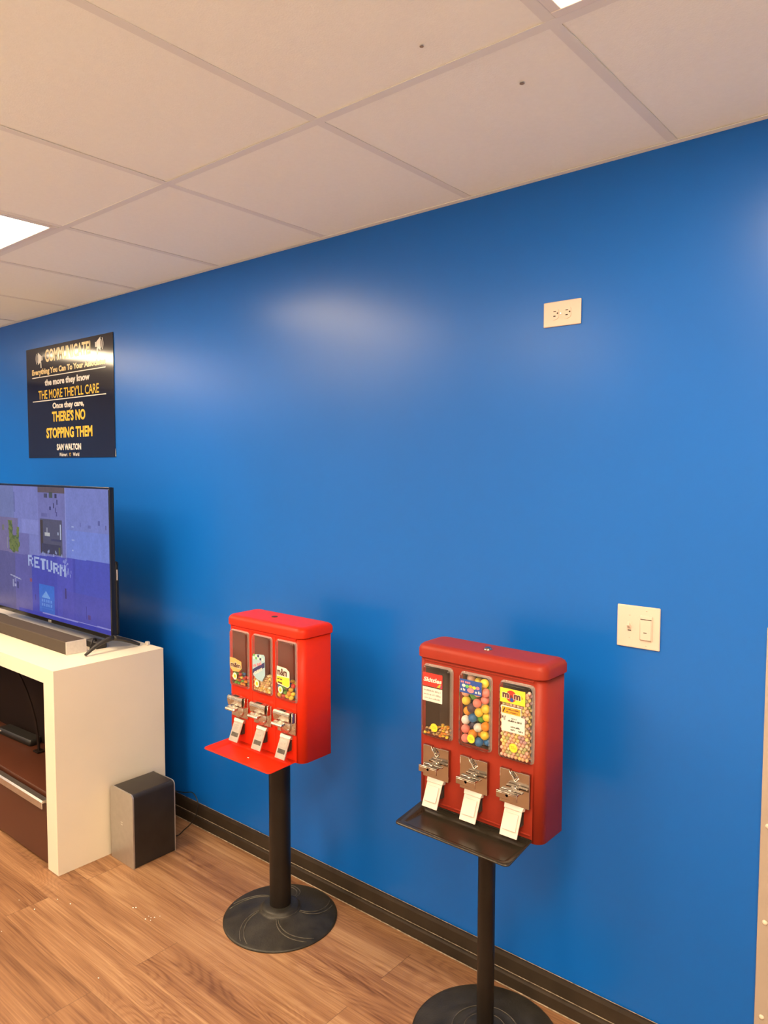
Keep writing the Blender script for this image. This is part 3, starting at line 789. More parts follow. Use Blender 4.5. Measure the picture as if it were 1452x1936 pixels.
def machine(cx, cy, spec):
    t = thing('candy_machine', spec['label'], 'candy machine', (cx, cy, 0), 'candy vending machines on pedestals')
    w, d, z0, z1 = spec['w'], spec['d'], spec['z0'], spec['z1']
    yf = -d / 2
    body = spec['body']; inner = spec['inner']
    # pedestal
    pr = base_profile(spec['r'], spec['kind'])
    b = mb('iron'); b.lathe(list(reversed(pr)), (0, 0, 0), 72)
    rs = [q[0] for q in reversed(pr)][1:]; hs = [q[1] for q in reversed(pr)][1:]
    def hgt(r):
        return float(np.interp(r, [q[0] for q in pr], [q[1] for q in pr]))
    ribs = mb('iron_worn')
    if spec['kind'] == 1:
        for q in range(5):
            a0 = 0.35 + q * 2 * PI / 5
            for off in (0.0, 0.16):
                pts = []
                for k in range(14):
                    r = 0.074 + (spec['r'] - 0.012 - 0.074) * k / 13
                    a = a0 + off * (0.5 + 0.5 * k / 13) + 0.65 * (k / 13) ** 1.6
                    pts.append((r * math.cos(a), r * math.sin(a), hgt(r) + 0.0006))
                ribs.tube(pts, 0.0017, 6)
        ribs.tube([(0.0672 * math.cos(a), 0.0672 * math.sin(a), 0.0375) for a in [2 * PI * k / 40 for k in range(41)]], 0.0012, 6)
    else:
        for R in (0.0925, 0.058):
            ribs.tube([(R * math.cos(a), R * math.sin(a), hgt(R) + 0.0002) for a in [2 * PI * k / 48 for k in range(49)]], 0.0016, 6)
    base_o = b.build('base', t)
    ribs.build('cast_rib' if spec['kind'] == 1 else 'cast_ring', base_o)
    b = mb('black_paint'); pr_ = spec['pole'] / 2
    b.lathe([(pr_, 0.024), (pr_, z0 - 0.004), (pr_ + 0.02, z0 - 0.003), (pr_ + 0.02, z0 - 0.0004)], (0, 0, 0), 40)
    pole_o = b.build('pole', t); pole_o.modifiers.new('es', 'EDGE_SPLIT').split_angle = math.radians(40)
    # cabinet shell with three openings in its front
    rc = 0.026
    fp = rr(0, 0, w, d, rc, 6, 0.012)
    b = mb(body)
    n = len(fp)
    xl, xr = -w / 2 + rc, w / 2 - rc
    lo = [b.bm.verts.new((x, y, z0)) for x, y in fp]; hi = [b.bm.verts.new((x, y, z1)) for x, y in fp]
    for i in range(n):
        j = (i + 1) % n
        if i == n - 1: continue          # the flat front is built separately
        b.face([lo[i], lo[j], hi[j], hi[i]], True)
    b.face(list(reversed(lo))); b.face(hi)
    ww, wz0, wz1, pitch = spec['ww'], spec['wz0'], spec['wz1'], spec['pitch']
    xc = [-pitch, 0.0, pitch]
    gx = [xl]
    for c in xc: gx += [c - ww / 2 + 0.003, c + ww / 2 - 0.003]
    gx += [xr]; gz = [z0, wz0 + 0.003, wz1 - 0.003, z1]
    for i in range(len(gx) - 1):
        for j in range(3):
            if j == 1 and i % 2 == 1: continue
            b.poly([(gx[i], yf, gz[j]), (gx[i + 1], yf, gz[j]), (gx[i + 1], yf, gz[j + 1]), (gx[i], yf, gz[j + 1])])
    # embossed ribs between the columns and the ridge under the flaps
    if spec['kind'] == 1:
        for c in (-pitch / 2, pitch / 2): b.box(c - 0.0035, c + 0.0035, yf - 0.002, yf + 0.001, z0 + 0.03, z1 - 0.01, 0.0015)
    else:
        b.box(xl + 0.01, xr - 0.005, yf - 0.003, yf + 0.001, z0 + 0.017, z0 + 0.022, 0.0015)
    b.box(xl, xr, yf - 0.0025, yf + 0.001, z1 - 0.011, z1 - 0.007, 0.001)
    b.mat(M[inner])
    dp = 0.075 if spec['kind'] == 1 else 0.068
    for c in xc:
        xa, xb, za, zb = c - ww / 2 + 0.003, c + ww / 2 - 0.003, wz0 + 0.003, wz1 - 0.003
        ya, yb = yf, yf + dp
        for q in ([(xa, yb, za), (xb, yb, za), (xb, yb, zb), (xa, yb, zb)], [(xa, ya, za), (xa, yb, za), (xa, yb, zb), (xa, ya, zb)],
                  [(xb, ya, za), (xb, ya, zb), (xb, yb, zb), (xb, yb, za)], [(xa, ya, za), (xb, ya, za), (xb, yb, za), (xa, yb, za)], [(xa, ya, zb), (xa, yb, zb), (xb, yb, zb), (xb, ya, zb)]):
            b.poly(q)
    cab = b.build('cabinet', t, fixn=False)
    # lid
    b = mb(body)
    g = 0.006; lh = spec['lid']
    rings = []
    for (ins, z) in ((-g + 0.002, z1 - 0.003), (-g, z1 - 0.001), (-g, z1 + lh * 0.55), (-g + lh * 0.10, z1 + lh * 0.78), (-g + lh * 0.28, z1 + lh * 0.93), (-g + lh * 0.55, z1 + lh)):
        rings.append([(x, y, z) for x, y in rr(0, 0, w - 2 * ins, d - 2 * ins, max(0.004, rc - ins * 0.6), 8, 0.016)])
    b.loft(rings, True, True)
    lid = b.build('lid', t)
    lid.modifiers.new('es', 'EDGE_SPLIT').split_angle = math.radians(45)
    b = mb('chrome' if spec['kind'] == 2 else 'slot')
    zt = z1 + lh
    if spec['kind'] == 2: b.lathe([(0.012, -0.001), (0.012, 0.002), (0.009, 0.003), (0.0085, 0.006), (0.004, 0.0065)], (0.0, -0.006, zt), 24)
    else: b.lathe([(0.011, -0.001), (0.011, 0.0015), (0.004, 0.001)], (-0.02, 0.0, zt), 20)
    b.build('lock', lid)
    # columns
    pd = spec['bulge']
    for ci, c in enumerate(xc):
        # clear front
        b = mb('clear' if spec['clear'][ci] else 'clear_smoke')
        rings = []
        for (ins, dy) in ((-0.003, -0.0008), (0.0, -0.001), (0.0005, -pd * 0.7), (0.0020, -pd * 0.9), (0.006, -pd)):
            rings.append([(x, yf + dy, z) for x, z in rr(c, (wz0 + wz1) / 2, ww - 2 * ins, wz1 - wz0 - 2 * ins, 0.010 - ins * 0.5, 6)])
        b.loft(rings[2:], False, True)
        b.mat(M['clear_edge']).loft(rings[:3], False, False)
        win = b.build('window', t)
        ysk = yf - pd - 0.0012
        spec['stickers'][ci](win, c - 0.004, ysk)
        if spec['kind'] == 2:
            # price mechanism: chrome plate, curved coin notch, H-shaped turning handle
            pc = spec['plate_c']; ph = 0.090; pw = 0.086
            b = mb('chrome')
            top = pc + ph / 2
            outl = [(c - pw / 2, pc - ph / 2), (c + pw / 2, pc - ph / 2), (c + pw / 2, top), (c + 0.014, top), (c + 0.010, top - 0.010), (c + 0.003, top - 0.020), (c - 0.004, top - 0.020), (c - 0.010, top - 0.010), (c - 0.014, top), (c - pw / 2, top)]
            b.plate(outl, yf - 0.012, yf - 0.0005)
            b.box(c - 0.020, c + 0.020, yf - 0.006, yf - 0.0004, top - 0.026, top - 0.004)
            mech = bevel_mod(b.build('coin_mechanism', t), 0.0015)
            b = mb('chrome')
            b.tube([(c - 0.013, yf - 0.013, top - 0.002), (c - 0.009, yf - 0.014, top - 0.011), (c - 0.003, yf - 0.014, top - 0.016), (c + 0.0, yf - 0.0145, top - 0.023), (c + 0.006, yf - 0.0145, top - 0.026), (c + 0.011, yf - 0.0135, top - 0.018)], 0.0018, 8)
            b.build('coin_notch', mech)
            b = mb('chrome')
            hz = pc - 0.006
            b.lathe([(0.012, 0.0), (0.012, 0.007)], (c, yf - 0.012, hz), 24, axis='y')
            b.box(c - 0.028, c + 0.032, yf - 0.030, yf - 0.018, hz + 0.003, hz + 0.0075, 0.0012)
            b.lathe([(0.0065, 0.006), (0.0065, 0.036), (0.004, 0.037)], (c, yf - 0.012, hz), 20, axis='y')
            b.lathe([(0.0055, 0.0), (0.005, 0.003), (0.002, 0.0045)], (c + 0.001, yf - 0.033, hz + 0.006), 16)
            b.box(c - 0.031, c + 0.029, yf - 0.049, yf - 0.035, hz + 0.003, hz + 0.0075, 0.0012)
            b.box(c - 0.031, c + 0.029, yf - 0.049, yf - 0.046, hz - 0.011, hz + 0.0035, 0.0008)
            b.build('handle', mech)
            flap_m = 'flap_white'
        else:
            pc = spec['plate_c']; ph = 0.078; pw = 0.088
            b = mb('chrome_dull')
            b.box(c - pw / 2, c + pw / 2, yf - 0.006, yf - 0.0004, pc - ph / 2, pc + ph / 2 - 0.004, 0.0015)
            # hood over the upper half
            hood = [(-0.0055, ph / 2), (-0.022, ph / 2 - 0.001), (-0.027, ph / 2 - 0.005), (-0.028, ph / 2 - 0.012), (-0.024, 0.004), (-0.0055, 0.0)]
            b.loft([[(c - pw / 2 + 0.002, yf + y, pc + z) for y, z in hood], [(c + pw / 2 - 0.010, yf + y, pc + z) for y, z in hood]], True, True, False)
            b.box(c + pw / 2 - 0.006, c + pw / 2 - 0.001, yf - 0.020, yf - 0.005, pc + 0.004, pc + ph / 2 - 0.001, 0.001)
            b.lathe([(0.028, 0.0), (0.027, 0.004), (0.014, 0.006), (0.004, 0.0065)], (c - 0.004, yf - 0.006, pc - 0.012), 28, axis='y')
            b.mat(M['steel']).lathe([(0.004, 0.0), (0.0035, 0.003), (0.001, 0.004)], (c + 0.014, yf - 0.010, pc - 0.024), 12, axis='y')
            b.mat(M['slot']).box(c - 0.018, c + 0.008, yf - 0.021, yf - 0.010, pc + ph / 2 - 0.0015, pc + ph / 2 + 0.0004)
            mech = bevel_mod(b.build('coin_mechanism', t), 0.001)
            b = mb('chrome_dull'); hz = pc + 0.001
            b.lathe([(0.008, 0.024), (0.008, 0.036)], (c - 0.004, yf, hz), 20, axis='y')
            hp = [(-0.026, 0.005), (0.022, 0.005), (0.024, 0.0), (0.022, -0.005), (-0.026, -0.005), (-0.028, 0.0)]
            b.loft([[(c - 0.004 + x, yf - 0.028, hz + z) for x, z in hp], [(c - 0.004 + x, yf - 0.044, hz - 0.003 + z) for x, z in hp], [(c - 0.004 + x * 0.92, yf - 0.048, hz - 0.004 + z * 0.5) for x, z in hp]], True, True, False)
            bevel_mod(b.build('handle', mech), 0.0012)
            flap_m = 'flap_metal'
        # candy chute with hinged flap
        fz1 = spec['flap_top']; fz0 = spec['flap_bot']; fw_ = spec['flap_w']
        b = mb(flap_m)
        fo = 0.008 if spec['kind'] == 1 else 0.012
        b.loft([[(c - fw_ / 2 - 0.003, yf - fo, fz1 + 0.010), (c + fw_ / 2 + 0.003, yf - fo, fz1 + 0.010), (c + fw_ / 2 + 0.003, yf - 0.0004, fz1 + 0.010), (c - fw_ / 2 - 0.003, yf - 0.0004, fz1 + 0.010)],
                [(c - fw_ / 2 - 0.001, yf - fo - 0.006, fz1), (c + fw_ / 2 + 0.001, yf - fo - 0.006, fz1), (c + fw_ / 2 + 0.001, yf - 0.0004, fz1 - 0.004), (c - fw_ / 2 - 0.001, yf - 0.0004, fz1 - 0.004)]], True, True, False)
        hood_o = bevel_mod(b.build('chute_hood', t), 0.0012)
        out = 0.026
        def fl(x0, x1, za, zb, off, th):
            def yy(z): return yf - fo - 0.004 - (fz1 - z) / (fz1 - fz0) * out - off
            return [[(x0, yy(zb), zb), (x1, yy(zb), zb), (x1, yy(zb) + th, zb), (x0, yy(zb) + th, zb)], [(x0, yy(za), za), (x1, yy(za), za), (x1, yy(za) + th, za), (x0, yy(za) + th, za)]]
        b = mb(flap_m)
        b.loft(fl(c - fw_ / 2, c + fw_ / 2, fz0, fz1 - 0.001, 0.0, 0.004), True, True, False)
        if spec['kind'] == 2:
            b.loft(fl(c - fw_ / 2 + 0.006, c + fw_ / 2 - 0.006, fz0 + 0.016, fz1 - 0.008, 0.004, 0.004), True, True, False)
        else:
            b.loft(fl(c - fw_ / 2 + 0.004, c + fw_ / 2 - 0.004, fz0 + 0.034, fz1 - 0.006, 0.0015, 0.002), True, True, False)
            b.loft(fl(c - 0.010, c + 0.008, fz0 + 0.044, fz1 - 0.012, 0.0030, 0.002), True, True, False)
            b.mat(M['iron_worn']).loft(fl(c - fw_ / 2 + 0.006, c + fw_ / 2 - 0.006, fz0 + 0.016, fz0 + 0.029, 0.0008, 0.001), True, True, False)
        bevel_mod(b.build('chute_flap', hood_o), 0.0012)
        b = mb('slot')               # dark chute mouth behind the flap
        b.loft([[(c - fw_ / 2 + 0.003, yf - 0.001, fz1 - 0.006), (c + fw_ / 2 - 0.003, yf - 0.001, fz1 - 0.006), (c + fw_ / 2 - 0.003, yf - 0.0004, fz1 - 0.006), (c - fw_ / 2 + 0.003, yf - 0.0004, fz1 - 0.006)],
                [(c - fw_ / 2 + 0.003, yf - 0.016, fz0 + 0.022), (c + fw_ / 2 - 0.003, yf - 0.016, fz0 + 0.022), (c + fw_ / 2 - 0.003, yf - 0.0004, fz0 + 0.022), (c - fw_ / 2 + 0.003, yf - 0.0004, fz0 + 0.022)]], True, True, False)
        b.build('chute_mouth', t)
    # tray
    b = mb(spec['tray_mat'])
    tw, tfy, tz = spec['tray_w'], spec['tray_front'], spec['tray_z']
    tcx = spec['tray_cx']
    dep = yf - tfy
    cyt = (yf + tfy) / 2
    def rim(ins_s, ins_f, ins_b, zf, zb, r):
        ww_ = tw - 2 * ins_s; dd = dep - ins_f - ins_b; cc = (tfy + ins_f + yf - ins_b) / 2
        out_ = []
        for x, y in rr(tcx, cc, ww_, dd, r, 6, 0.004):
            k_ = (y - (cc - dd / 2)) / dd
            out_.append((x, y, zf + (zb - zf) * k_ ** 2))
        return out_
    zf, zb = tz + spec['lip'], tz + spec['back_lip']
    b.loft([rim(-0.001, -0.001, 0.001, zf - 0.004, zb - 0.002, 0.014), rim(0, 0, 0.001, zf, zb, 0.014), rim(0.018, 0.018, 0.012, tz + 0.002, tz + 0.002, 0.012), rim(0.023, 0.023, 0.016, tz, tz, 0.010)], False, True)
    tray = solid(b.build('tray', t), 0.0025, -1.0)
    if spec['kind'] == 1:
        q = mb('steel'); q.lathe([(0.005, 0), (0.0045, 0.002), (0.002, 0.003)], (tcx + 0.0, (tfy + yf) / 2, tz + 0.0003), 14); q.build('screw', tray)
    return t

# ---- sticker helpers (thin printed labels on the clear fronts)
def sticker(win, name, label, draw):
    b = MB(); draw(b)
    o = b.build(name, win, fixn=False)
    o['label'] = label
    return solid(o, 0.0003, 0.0)
def rect(b, m, x0, x1, z0, z1, y):
    b.mat(m); b.poly([(x0, y, z0), (x1, y, z0), (x1, y, z1), (x0, y, z1)])
def disc2(b, m, cx, cz, r, y, sx=1.0, n=24):
    b.mat(m); b.poly([(cx + r * sx * math.cos(2 * PI * k / n), y, cz + r * math.sin(2 * PI * k / n)) for k in range(n)])
def print_line(b, x0, x1, zc, h, y, rot=0.0):
    """a line of print too small to read in the photo: a row of uneven little strokes"""
    rg = random.Random(int(abs(zc) * 1e5)); x = x0; cx = (x0 + x1) / 2
    while x < x1 - h * 0.2:
        w_ = min(h * rg.uniform(0.25, 0.7), x1 - x); hh = h * rg.choice((0.6, 0.6, 0.9))
        q = [(x, -h / 2), (x + w_, -h / 2), (x + w_, -h / 2 + hh), (x, -h / 2 + hh)]
        b.poly([(cx + (px - cx) * math.cos(rot) - pz * math.sin(rot), y, zc + (px - cx) * math.sin(rot) + pz * math.cos(rot)) for px, pz in q])
        x += w_ + h * rg.choice((0.18, 0.18, 0.5))
I_RED = ink('red', (0.62, 0.03, 0.02)); I_WHITE = ink('white', (0.74, 0.69, 0.62)); I_YEL = ink('yellow', (0.86, 0.62, 0.04)); I_BLUE = ink('blue', (0.02, 0.07, 0.32))
I_BLACK = ink('black', (0.02, 0.015, 0.012)); I_BROWN = ink('brown', (0.09, 0.035, 0.02)); I_ORANGE = ink('orange', (0.86, 0.34, 0.02)); I_GOLD = ink('gold', (0.62, 0.38, 0.12))
I_PALE = ink('pale', (0.80, 0.74, 0.62)); I_SKY = ink('sky', (0.34, 0.52, 0.60)); I_PINK = ink('pink', (0.72, 0.22, 0.26)); I_NAVY = ink('navy', (0.03, 0.03, 0.12)); I_GREEN = ink('green', (0.12, 0.42, 0.10)); I_TAN = ink('tan', (0.66, 0.50, 0.30))
I_GREY = ink('grey', (0.30, 0.28, 0.26)); I_OLIVE = ink('olive', (0.42, 0.42, 0.03))

def price25(win, cx, cz, y, pale=False):
    def dr(b):
        if pale:
            disc2(b, I_PALE, cx, cz, 0.0125, y, 0.9); disc2(b, I_YEL, cx, cz, 0.0070, y - 0.0003, 0.8)
            b.mat(I_OLIVE); b.text('25\u00a2', cx - 0.0052, cx + 0.0052, cz, 0.006, y - 0.0006, 0.01)
        else:
            disc2(b, I_YEL, cx, cz, 0.0118, y)
            b.mat(I_OLIVE)
            b.tube([(cx + 0.0102 * math.cos(a), y, cz + 0.0102 * math.sin(a)) for a in [2 * PI * k / 24 for k in range(25)]], 0.0003, 4)
            b.text('25\u00a2', cx - 0.0075, cx + 0.0075, cz, 0.0095, y - 0.0004, 0.01)
    o = sticker(win, 'price_sticker', ('pale round 25 cent sticker with yellow middle' if pale else 'round yellow 25 cent sticker'), dr)

# dark red machine: the three fronts, left to right
def st_a(win, c, y):
    def dr(b):
        x0, x1 = c - 0.036, c + 0.030
        rect(b, I_RED, x0, x1, 0.987, 1.024, y)
        b.mat(I_WHITE); b.text('Skittles', x0 + 0.003, x1 - 0.002, 1.0055, 0.0125, y - 0.0004, 0.03, 0.2)
        for q, m in enumerate((I_GREEN, I_YEL, I_ORANGE, I_BLUE)):
            b.mat(m); b.poly([(x1 - 0.019 + q * .004, y - 0.0003, 0.988), (x1 - 0.016 + q * .004, y - 0.0003, 0.988), (x1 - 0.008 + q * .002, y - 0.0003, 0.997), (x1 - 0.010 + q * .002, y - 0.0003, 0.997)])
    sticker(win, 'brand_sticker', 'red candy sticker with white lettering', dr)
    def dr2(b):
        x0, x1 = c - 0.036, c + 0.030
        rect(b, I_WHITE, x0, x1, 0.945, 0.984, y)
        b.mat(I_GREY)
        for q in range(3):
            print_line(b, x0 + 0.004 + .003 * (q == 2), x1 - 0.004 - .003 * (q == 2), 0.9755 - q * 0.0105, 0.0052, y - 0.0004)
    sticker(win, 'notice', 'white paper notice with three printed lines', dr2)
    price25(win, c + 0.003, 0.874, y)
def st_b(win, c, y):
    def dr(b):
        x0, x1 = c - 0.036, c + 0.032
        rect(b, I_BLUE, x0, x1, 0.992, 1.0285, y)
        b.mat(I_PINK); print_line(b, x0 + 0.003, x0 + 0.034, 1.0225, 0.008, y - 0.0004)
        for q, m in enumerate((I_PALE, I_GREEN, I_ORANGE, I_YEL, I_PINK)): disc2(b, m, x0 + 0.012 + q * 0.011, 1.0115 - 0.001 * (q % 2), 0.0042, y - 0.0003 - .00005 * q, 1.3)
        disc2(b, I_PINK, c - 0.002, 1.0015, 0.0062, y - 0.0006, 1.7)
        b.mat(I_WHITE); print_line(b, x0 + 0.003, x0 + 0.018, 1.0015, 0.008, y - 0.0005); print_line(b, x1 - 0.020, x1 - 0.003, 1.0005, 0.008, y - 0.0005)
    sticker(win, 'brand_sticker', 'blue gumball sticker', dr)
    price25(win, c + 0.0, 0.872, y)
def st_c(win, c, y):
    def dr(b):
        x0, x1 = c - 0.036, c + 0.036
        rect(b, I_YEL, x0, x1, 0.992, 1.029, y)
        disc2(b, I_RED, c - 0.004, 1.0105, 0.0150, y - 0.0002); disc2(b, I_BLUE, c - 0.002, 1.0015, 0.0055, y - 0.0003)
        b.mat(I_WHITE); b.text('m', c - 0.030, c - 0.009, 1.0110, 0.0150, y - 0.0004, 0.07); b.text('m', c + 0.003, c + 0.024, 1.0110, 0.0150, y - 0.0004, 0.07)
        b.mat(I_BROWN); b.text('m', c - 0.029, c - 0.010, 1.0110, 0.0130, y - 0.0006, 0.05); b.text('m', c + 0.004, c + 0.023, 1.0110, 0.0130, y - 0.0006, 0.05); b.text('&', c - 0.008, c + 0.002, 1.0105, 0.0075, y - 0.0006, 0.03)
        b.text("'s", c + 0.024, c + 0.030, 1.0125, 0.0075, y - 0.0006)
    sticker(win, 'brand_sticker', 'yellow candy sticker with brown lettering', dr)
    def dr1(b):
        x0, x1 = c - 0.031, c + 0.036
        rect(b, I_WHITE, x0, x1, 0.918, 0.9615, y)
        b.mat(I_BLACK); print_line(b, c - 0.002, c + 0.012, 0.9545, 0.0045, y - 0.0004); print_line(b, c - 0.012, c + 0.029, 0.9475, 0.0050, y - 0.0004)
        print_line(b, c - 0.004, c + 0.022, 0.9330, 0.0045, y - 0.0004)
        print_line(b, c - 0.004, c + 0.008, 0.9255, 0.004, y - 0.0004); print_line(b, c + 0.018, c + 0.031, 0.9255, 0.004, y - 0.0004)
        rect(b, I_BLACK, x0 + 0.002, x0 + 0.005, 0.951, 0.957, y - 0.0003); rect(b, I_GREY, x0 + 0.006, x0 + 0.011, 0.946, 0.955, y - 0.0003); rect(b, I_GREY, x0 + 0.009, x0 + 0.013, 0.954, 0.958, y - 0.0003)
    sticker(win, 'notice', 'white paper notice with small black print', dr1)
    def dr2(b):
        x0, x1 = c - 0.032, c + 0.026
        rect(b, I_WHITE, x0, x1, 0.962, 0.984, y - 0.0006)
        rect(b, I_ORANGE, x0 + 0.002, x1 - 0.002, 0.9645, 0.9815, y - 0.0009)
        b.mat(I_BLACK); b.poly([(x0 + 0.004, y - 0.0012, 0.968), (x0 + 0.007, y - 0.0012, 0.966), (x0 + 0.012, y - 0.0012, 0.978), (x0 + 0.009, y - 0.0012, 0.979)])
        b.mat(I_BROWN); print_line(b, x0 + 0.015, x1 - 0.004, 0.9765, 0.0038, y - 0.0012); print_line(b, x0 + 0.015, x1 - 0.008, 0.9700, 0.0042, y - 0.0012)
    sticker(win, 'warning_sticker', 'small orange warning sticker', dr2)
    price25(win, c + 0.004, 0.879, y)
# bright red machine
def st_d(win, c, y):
    def dr(b):
        pts = [(-0.036, 0.922), (-0.010, 0.922), (0.026, 0.914), (0.027, 0.890), (0.010, 0.877), (-0.020, 0.874), (-0.034, 0.884), (-0.037, 0.900)]
        b.mat(I_GOLD); b.poly([(c + x, y, z) for x, z in reversed(pts)])
        b.mat(I_PALE); b.text('m&m', c - 0.032, c + 0.023, 0.8985, 0.020, y - 0.0004, 0.07)
        b.mat(I_BROWN); b.text('m&m', c - 0.031, c + 0.022, 0.8985, 0.0175, y - 0.0007, 0.04)
    sticker(win, 'brand_sticker', 'tan candy sticker with brown lettering', dr)
    price25(win, c - 0.010, 0.858, y, True)
def st_e(win, c, y):
    def dr(b):
        pts = [(-0.034, 0.892), (-0.034, 0.946), (-0.012, 0.955), (0.024, 0.958), (0.030, 0.952), (0.030, 0.890), (0.016, 0.866), (-0.010, 0.868), (-0.030, 0.880)]
        b.mat(I_SKY); b.poly([(c + x, y, z) for x, z in reversed(pts)])
        for q in range(9):
            disc2(b, (I_PALE, I_GREEN, I_WHITE, I_NAVY)[q % 4], c - 0.026 + (q % 5) * 0.011, 0.941 + 0.009 * (q // 5), 0.0045, y - 0.0003 - q * 0.00003)
        b.mat(I_PINK); print_line(b, c - 0.032, c + 0.012, 0.922, 0.014, y - 0.0006, 0.35)
        b.mat(I_NAVY); b.poly([(c - 0.033, y - 0.0004, 0.886), (c + 0.028, y - 0.0004, 0.916), (c + 0.028, y - 0.0004, 0.934), (c - 0.033, y - 0.0004, 0.900)])
        b.mat(I_WHITE); b.text('CHEWY', c - 0.027, c + 0.020, 0.8985, 0.010, y - 0.0009, 0.04, 0, 0.48)
    sticker(win, 'brand_sticker', 'pale blue candy sticker with a dark slanted band', dr)
    price25(win, c - 0.012, 0.854, y, True)
def st_f(win, c, y):
    def dr(b):
        pts = [(-0.030, 0.934), (0.014, 0.932), (0.030, 0.922), (0.031, 0.876), (0.022, 0.868), (-0.028, 0.874), (-0.033, 0.884)]
        b.mat(I_PALE); b.poly([(c + x, y, z) for x, z in reversed(pts)])
        b.mat(I_YEL); b.poly([(c - 0.032, y - 0.0003, 0.879), (c + 0.022, y - 0.0003, 0.870), (c + 0.030, y - 0.0003, 0.878), (c + 0.030, y - 0.0003, 0.902), (c - 0.031, y - 0.0003, 0.900)])
        b.mat(I_WHITE); b.text('m&m', c - 0.029, c + 0.019, 0.9165, 0.027, y - 0.0005, 0.06)
        b.mat(I_BROWN); b.text('m&m', c - 0.028, c + 0.018, 0.9165, 0.024, y - 0.0008, 0.03)
        print_line(b, c - 0.029, c - 0.004, 0.893, 0.007, y - 0.0006); b.poly([(c - 0.028, y - 0.0006, 0.878), (c - 0.004, y - 0.0006, 0.876), (c - 0.006, y - 0.0006, 0.882), (c - 0.024, y - 0.0006, 0.883)])
    sticker(win, 'brand_sticker', 'yellow and white candy sticker with brown lettering', dr)
    price25(win, c - 0.014, 0.856, y, True)

A = dict(label='bright red three column candy machine with red tray, on a thick black pole', kind=1, w=0.377, d=0.141, z0=0.620, z1=1.036, r=0.200, pole=0.0749,
         body='red', inner='red_in', ww=0.094, wz0=0.822, wz1=1.017, pitch=0.1195, lid=0.033, bulge=0.013, clear=(1, 1, 1), stickers=(st_d, st_e, st_f),
         plate_c=0.751, flap_top=0.697, flap_bot=0.635, flap_w=0.046, tray_mat='red', tray_w=0.338, tray_front=-0.190, tray_z=0.612, lip=0.012, back_lip=0.014, tray_cx=-0.008)
B = dict(label='dull dark red three column candy machine with black tray, nearest the camera', kind=2, w=0.391, d=0.121, z0=0.637, z1=1.062, r=0.206, pole=0.0476,
         body='brick', inner='brick_in', ww=0.094, wz0=0.844, wz1=1.041, pitch=0.1235, lid=0.036, bulge=0.018, clear=(1, 1, 1), stickers=(st_a, st_b, st_c),
         plate_c=0.772, flap_top=0.718, flap_bot=0.656, flap_w=0.050, tray_mat='black_tray', tray_w=0.350, tray_front=-0.185, tray_z=0.626, lip=0.006, back_lip=0.021, tray_cx=-0.004)
AX, AY, BX, BY = -1.9030, -0.2350, -1.0514, -0.2420
machine(AX, AY, A)
machine(BX, BY, B)

# ---- gumballs and candies
def cavity(cx, cy, spec, ci):
    xc = cx + (ci - 1) * spec['pitch']; yf = cy - spec['d'] / 2
    return (xc - spec['ww'] / 2 + 0.004, yf - spec['bulge'] + 0.0025, spec['wz0'] + 0.0035), (xc + spec['ww'] / 2 - 0.004, yf + 0.060, spec['wz1'] - 0.004)

# gumballs, middle front of the dark red machine: colours row by row as in the photo
lo, hi = cavity(BX, BY, B, 1)
raw = [(810, 340, 'yellow'), (810, 440, 'pink'), (540, 465, 'pale pink'), (605, 475, 'green'), (700, 470, 'pale pink'), (550, 550, 'yellow'), (665, 565, 'pink'), (780, 545, 'pink'), (545, 650, 'orange'), (625, 640, 'purple'),
       (710, 650, 'yellow'), (805, 635, 'yellow'), (565, 735, 'white'), (655, 735, 'blue'), (760, 735, 'green'), (850, 715, 'yellow'), (545, 840, 'pink'), (630, 812, 'navy'), (725, 820, 'white'), (820, 820, 'orange'),
       (550, 930, 'pink'), (625, 960, 'orange'), (700, 905, 'orange'), (810, 910, 'yellow'), (750, 985, 'blue'), (830, 985, 'blue'), (690, 1000, 'navy')]
GR = 0.0121
pts, cols = [], []
for u, v, cc in raw:
    fx_ = (u - 545) / (830 - 545.0)
    pts.append((lo[0] + GR + fx_ * (hi[0] - lo[0] - 2 * GR), lo[1] + GR + random.uniform(0, 0.004), 1.041 - (v - 180 - (u - 490) * 0.17) * 0.000228)); cols.append(cc)
back = ['pink', 'yellow', 'white', 'orange', 'blue', 'green', 'yellow', 'pink', 'orange', 'white', 'purple', 'yellow', 'pink', 'blue', 'orange', 'yellow', 'green', 'pink', 'white', 'navy', 'orange', 'yellow', 'pink', 'green', 'pale pink', 'yellow']
for q, cc in enumerate(back):
    pts.append((lo[0] + GR + (q % 4) * 0.0205 + random.uniform(-.004, .004), lo[1] + 3.1 * GR, lo[2] + GR + (q // 4) * 0.026 + random.uniform(-.003, .003))); cols.append(cc)
P_ = relax(pts, [GR] * len(pts), lo, hi, 250)
for q, (pp, cc) in enumerate(zip(P_, cols)):
    frontal = q < len(raw)
    third = int((pp[2] - lo[2]) / (hi[2] - lo[2]) * 4)
    where = ('at the bottom', 'low down', 'halfway up', 'near the top')[max(0, min(3, third))]
    candy_obj('gumball', cc, tuple(pp), GR, 1.0, (0, 0, 0), '%s gumball %s %s in the dark red machine\'s middle window' % (cc, 'touching the front' if frontal else 'behind others', where), 'gumballs in the middle window of the dark red machine')

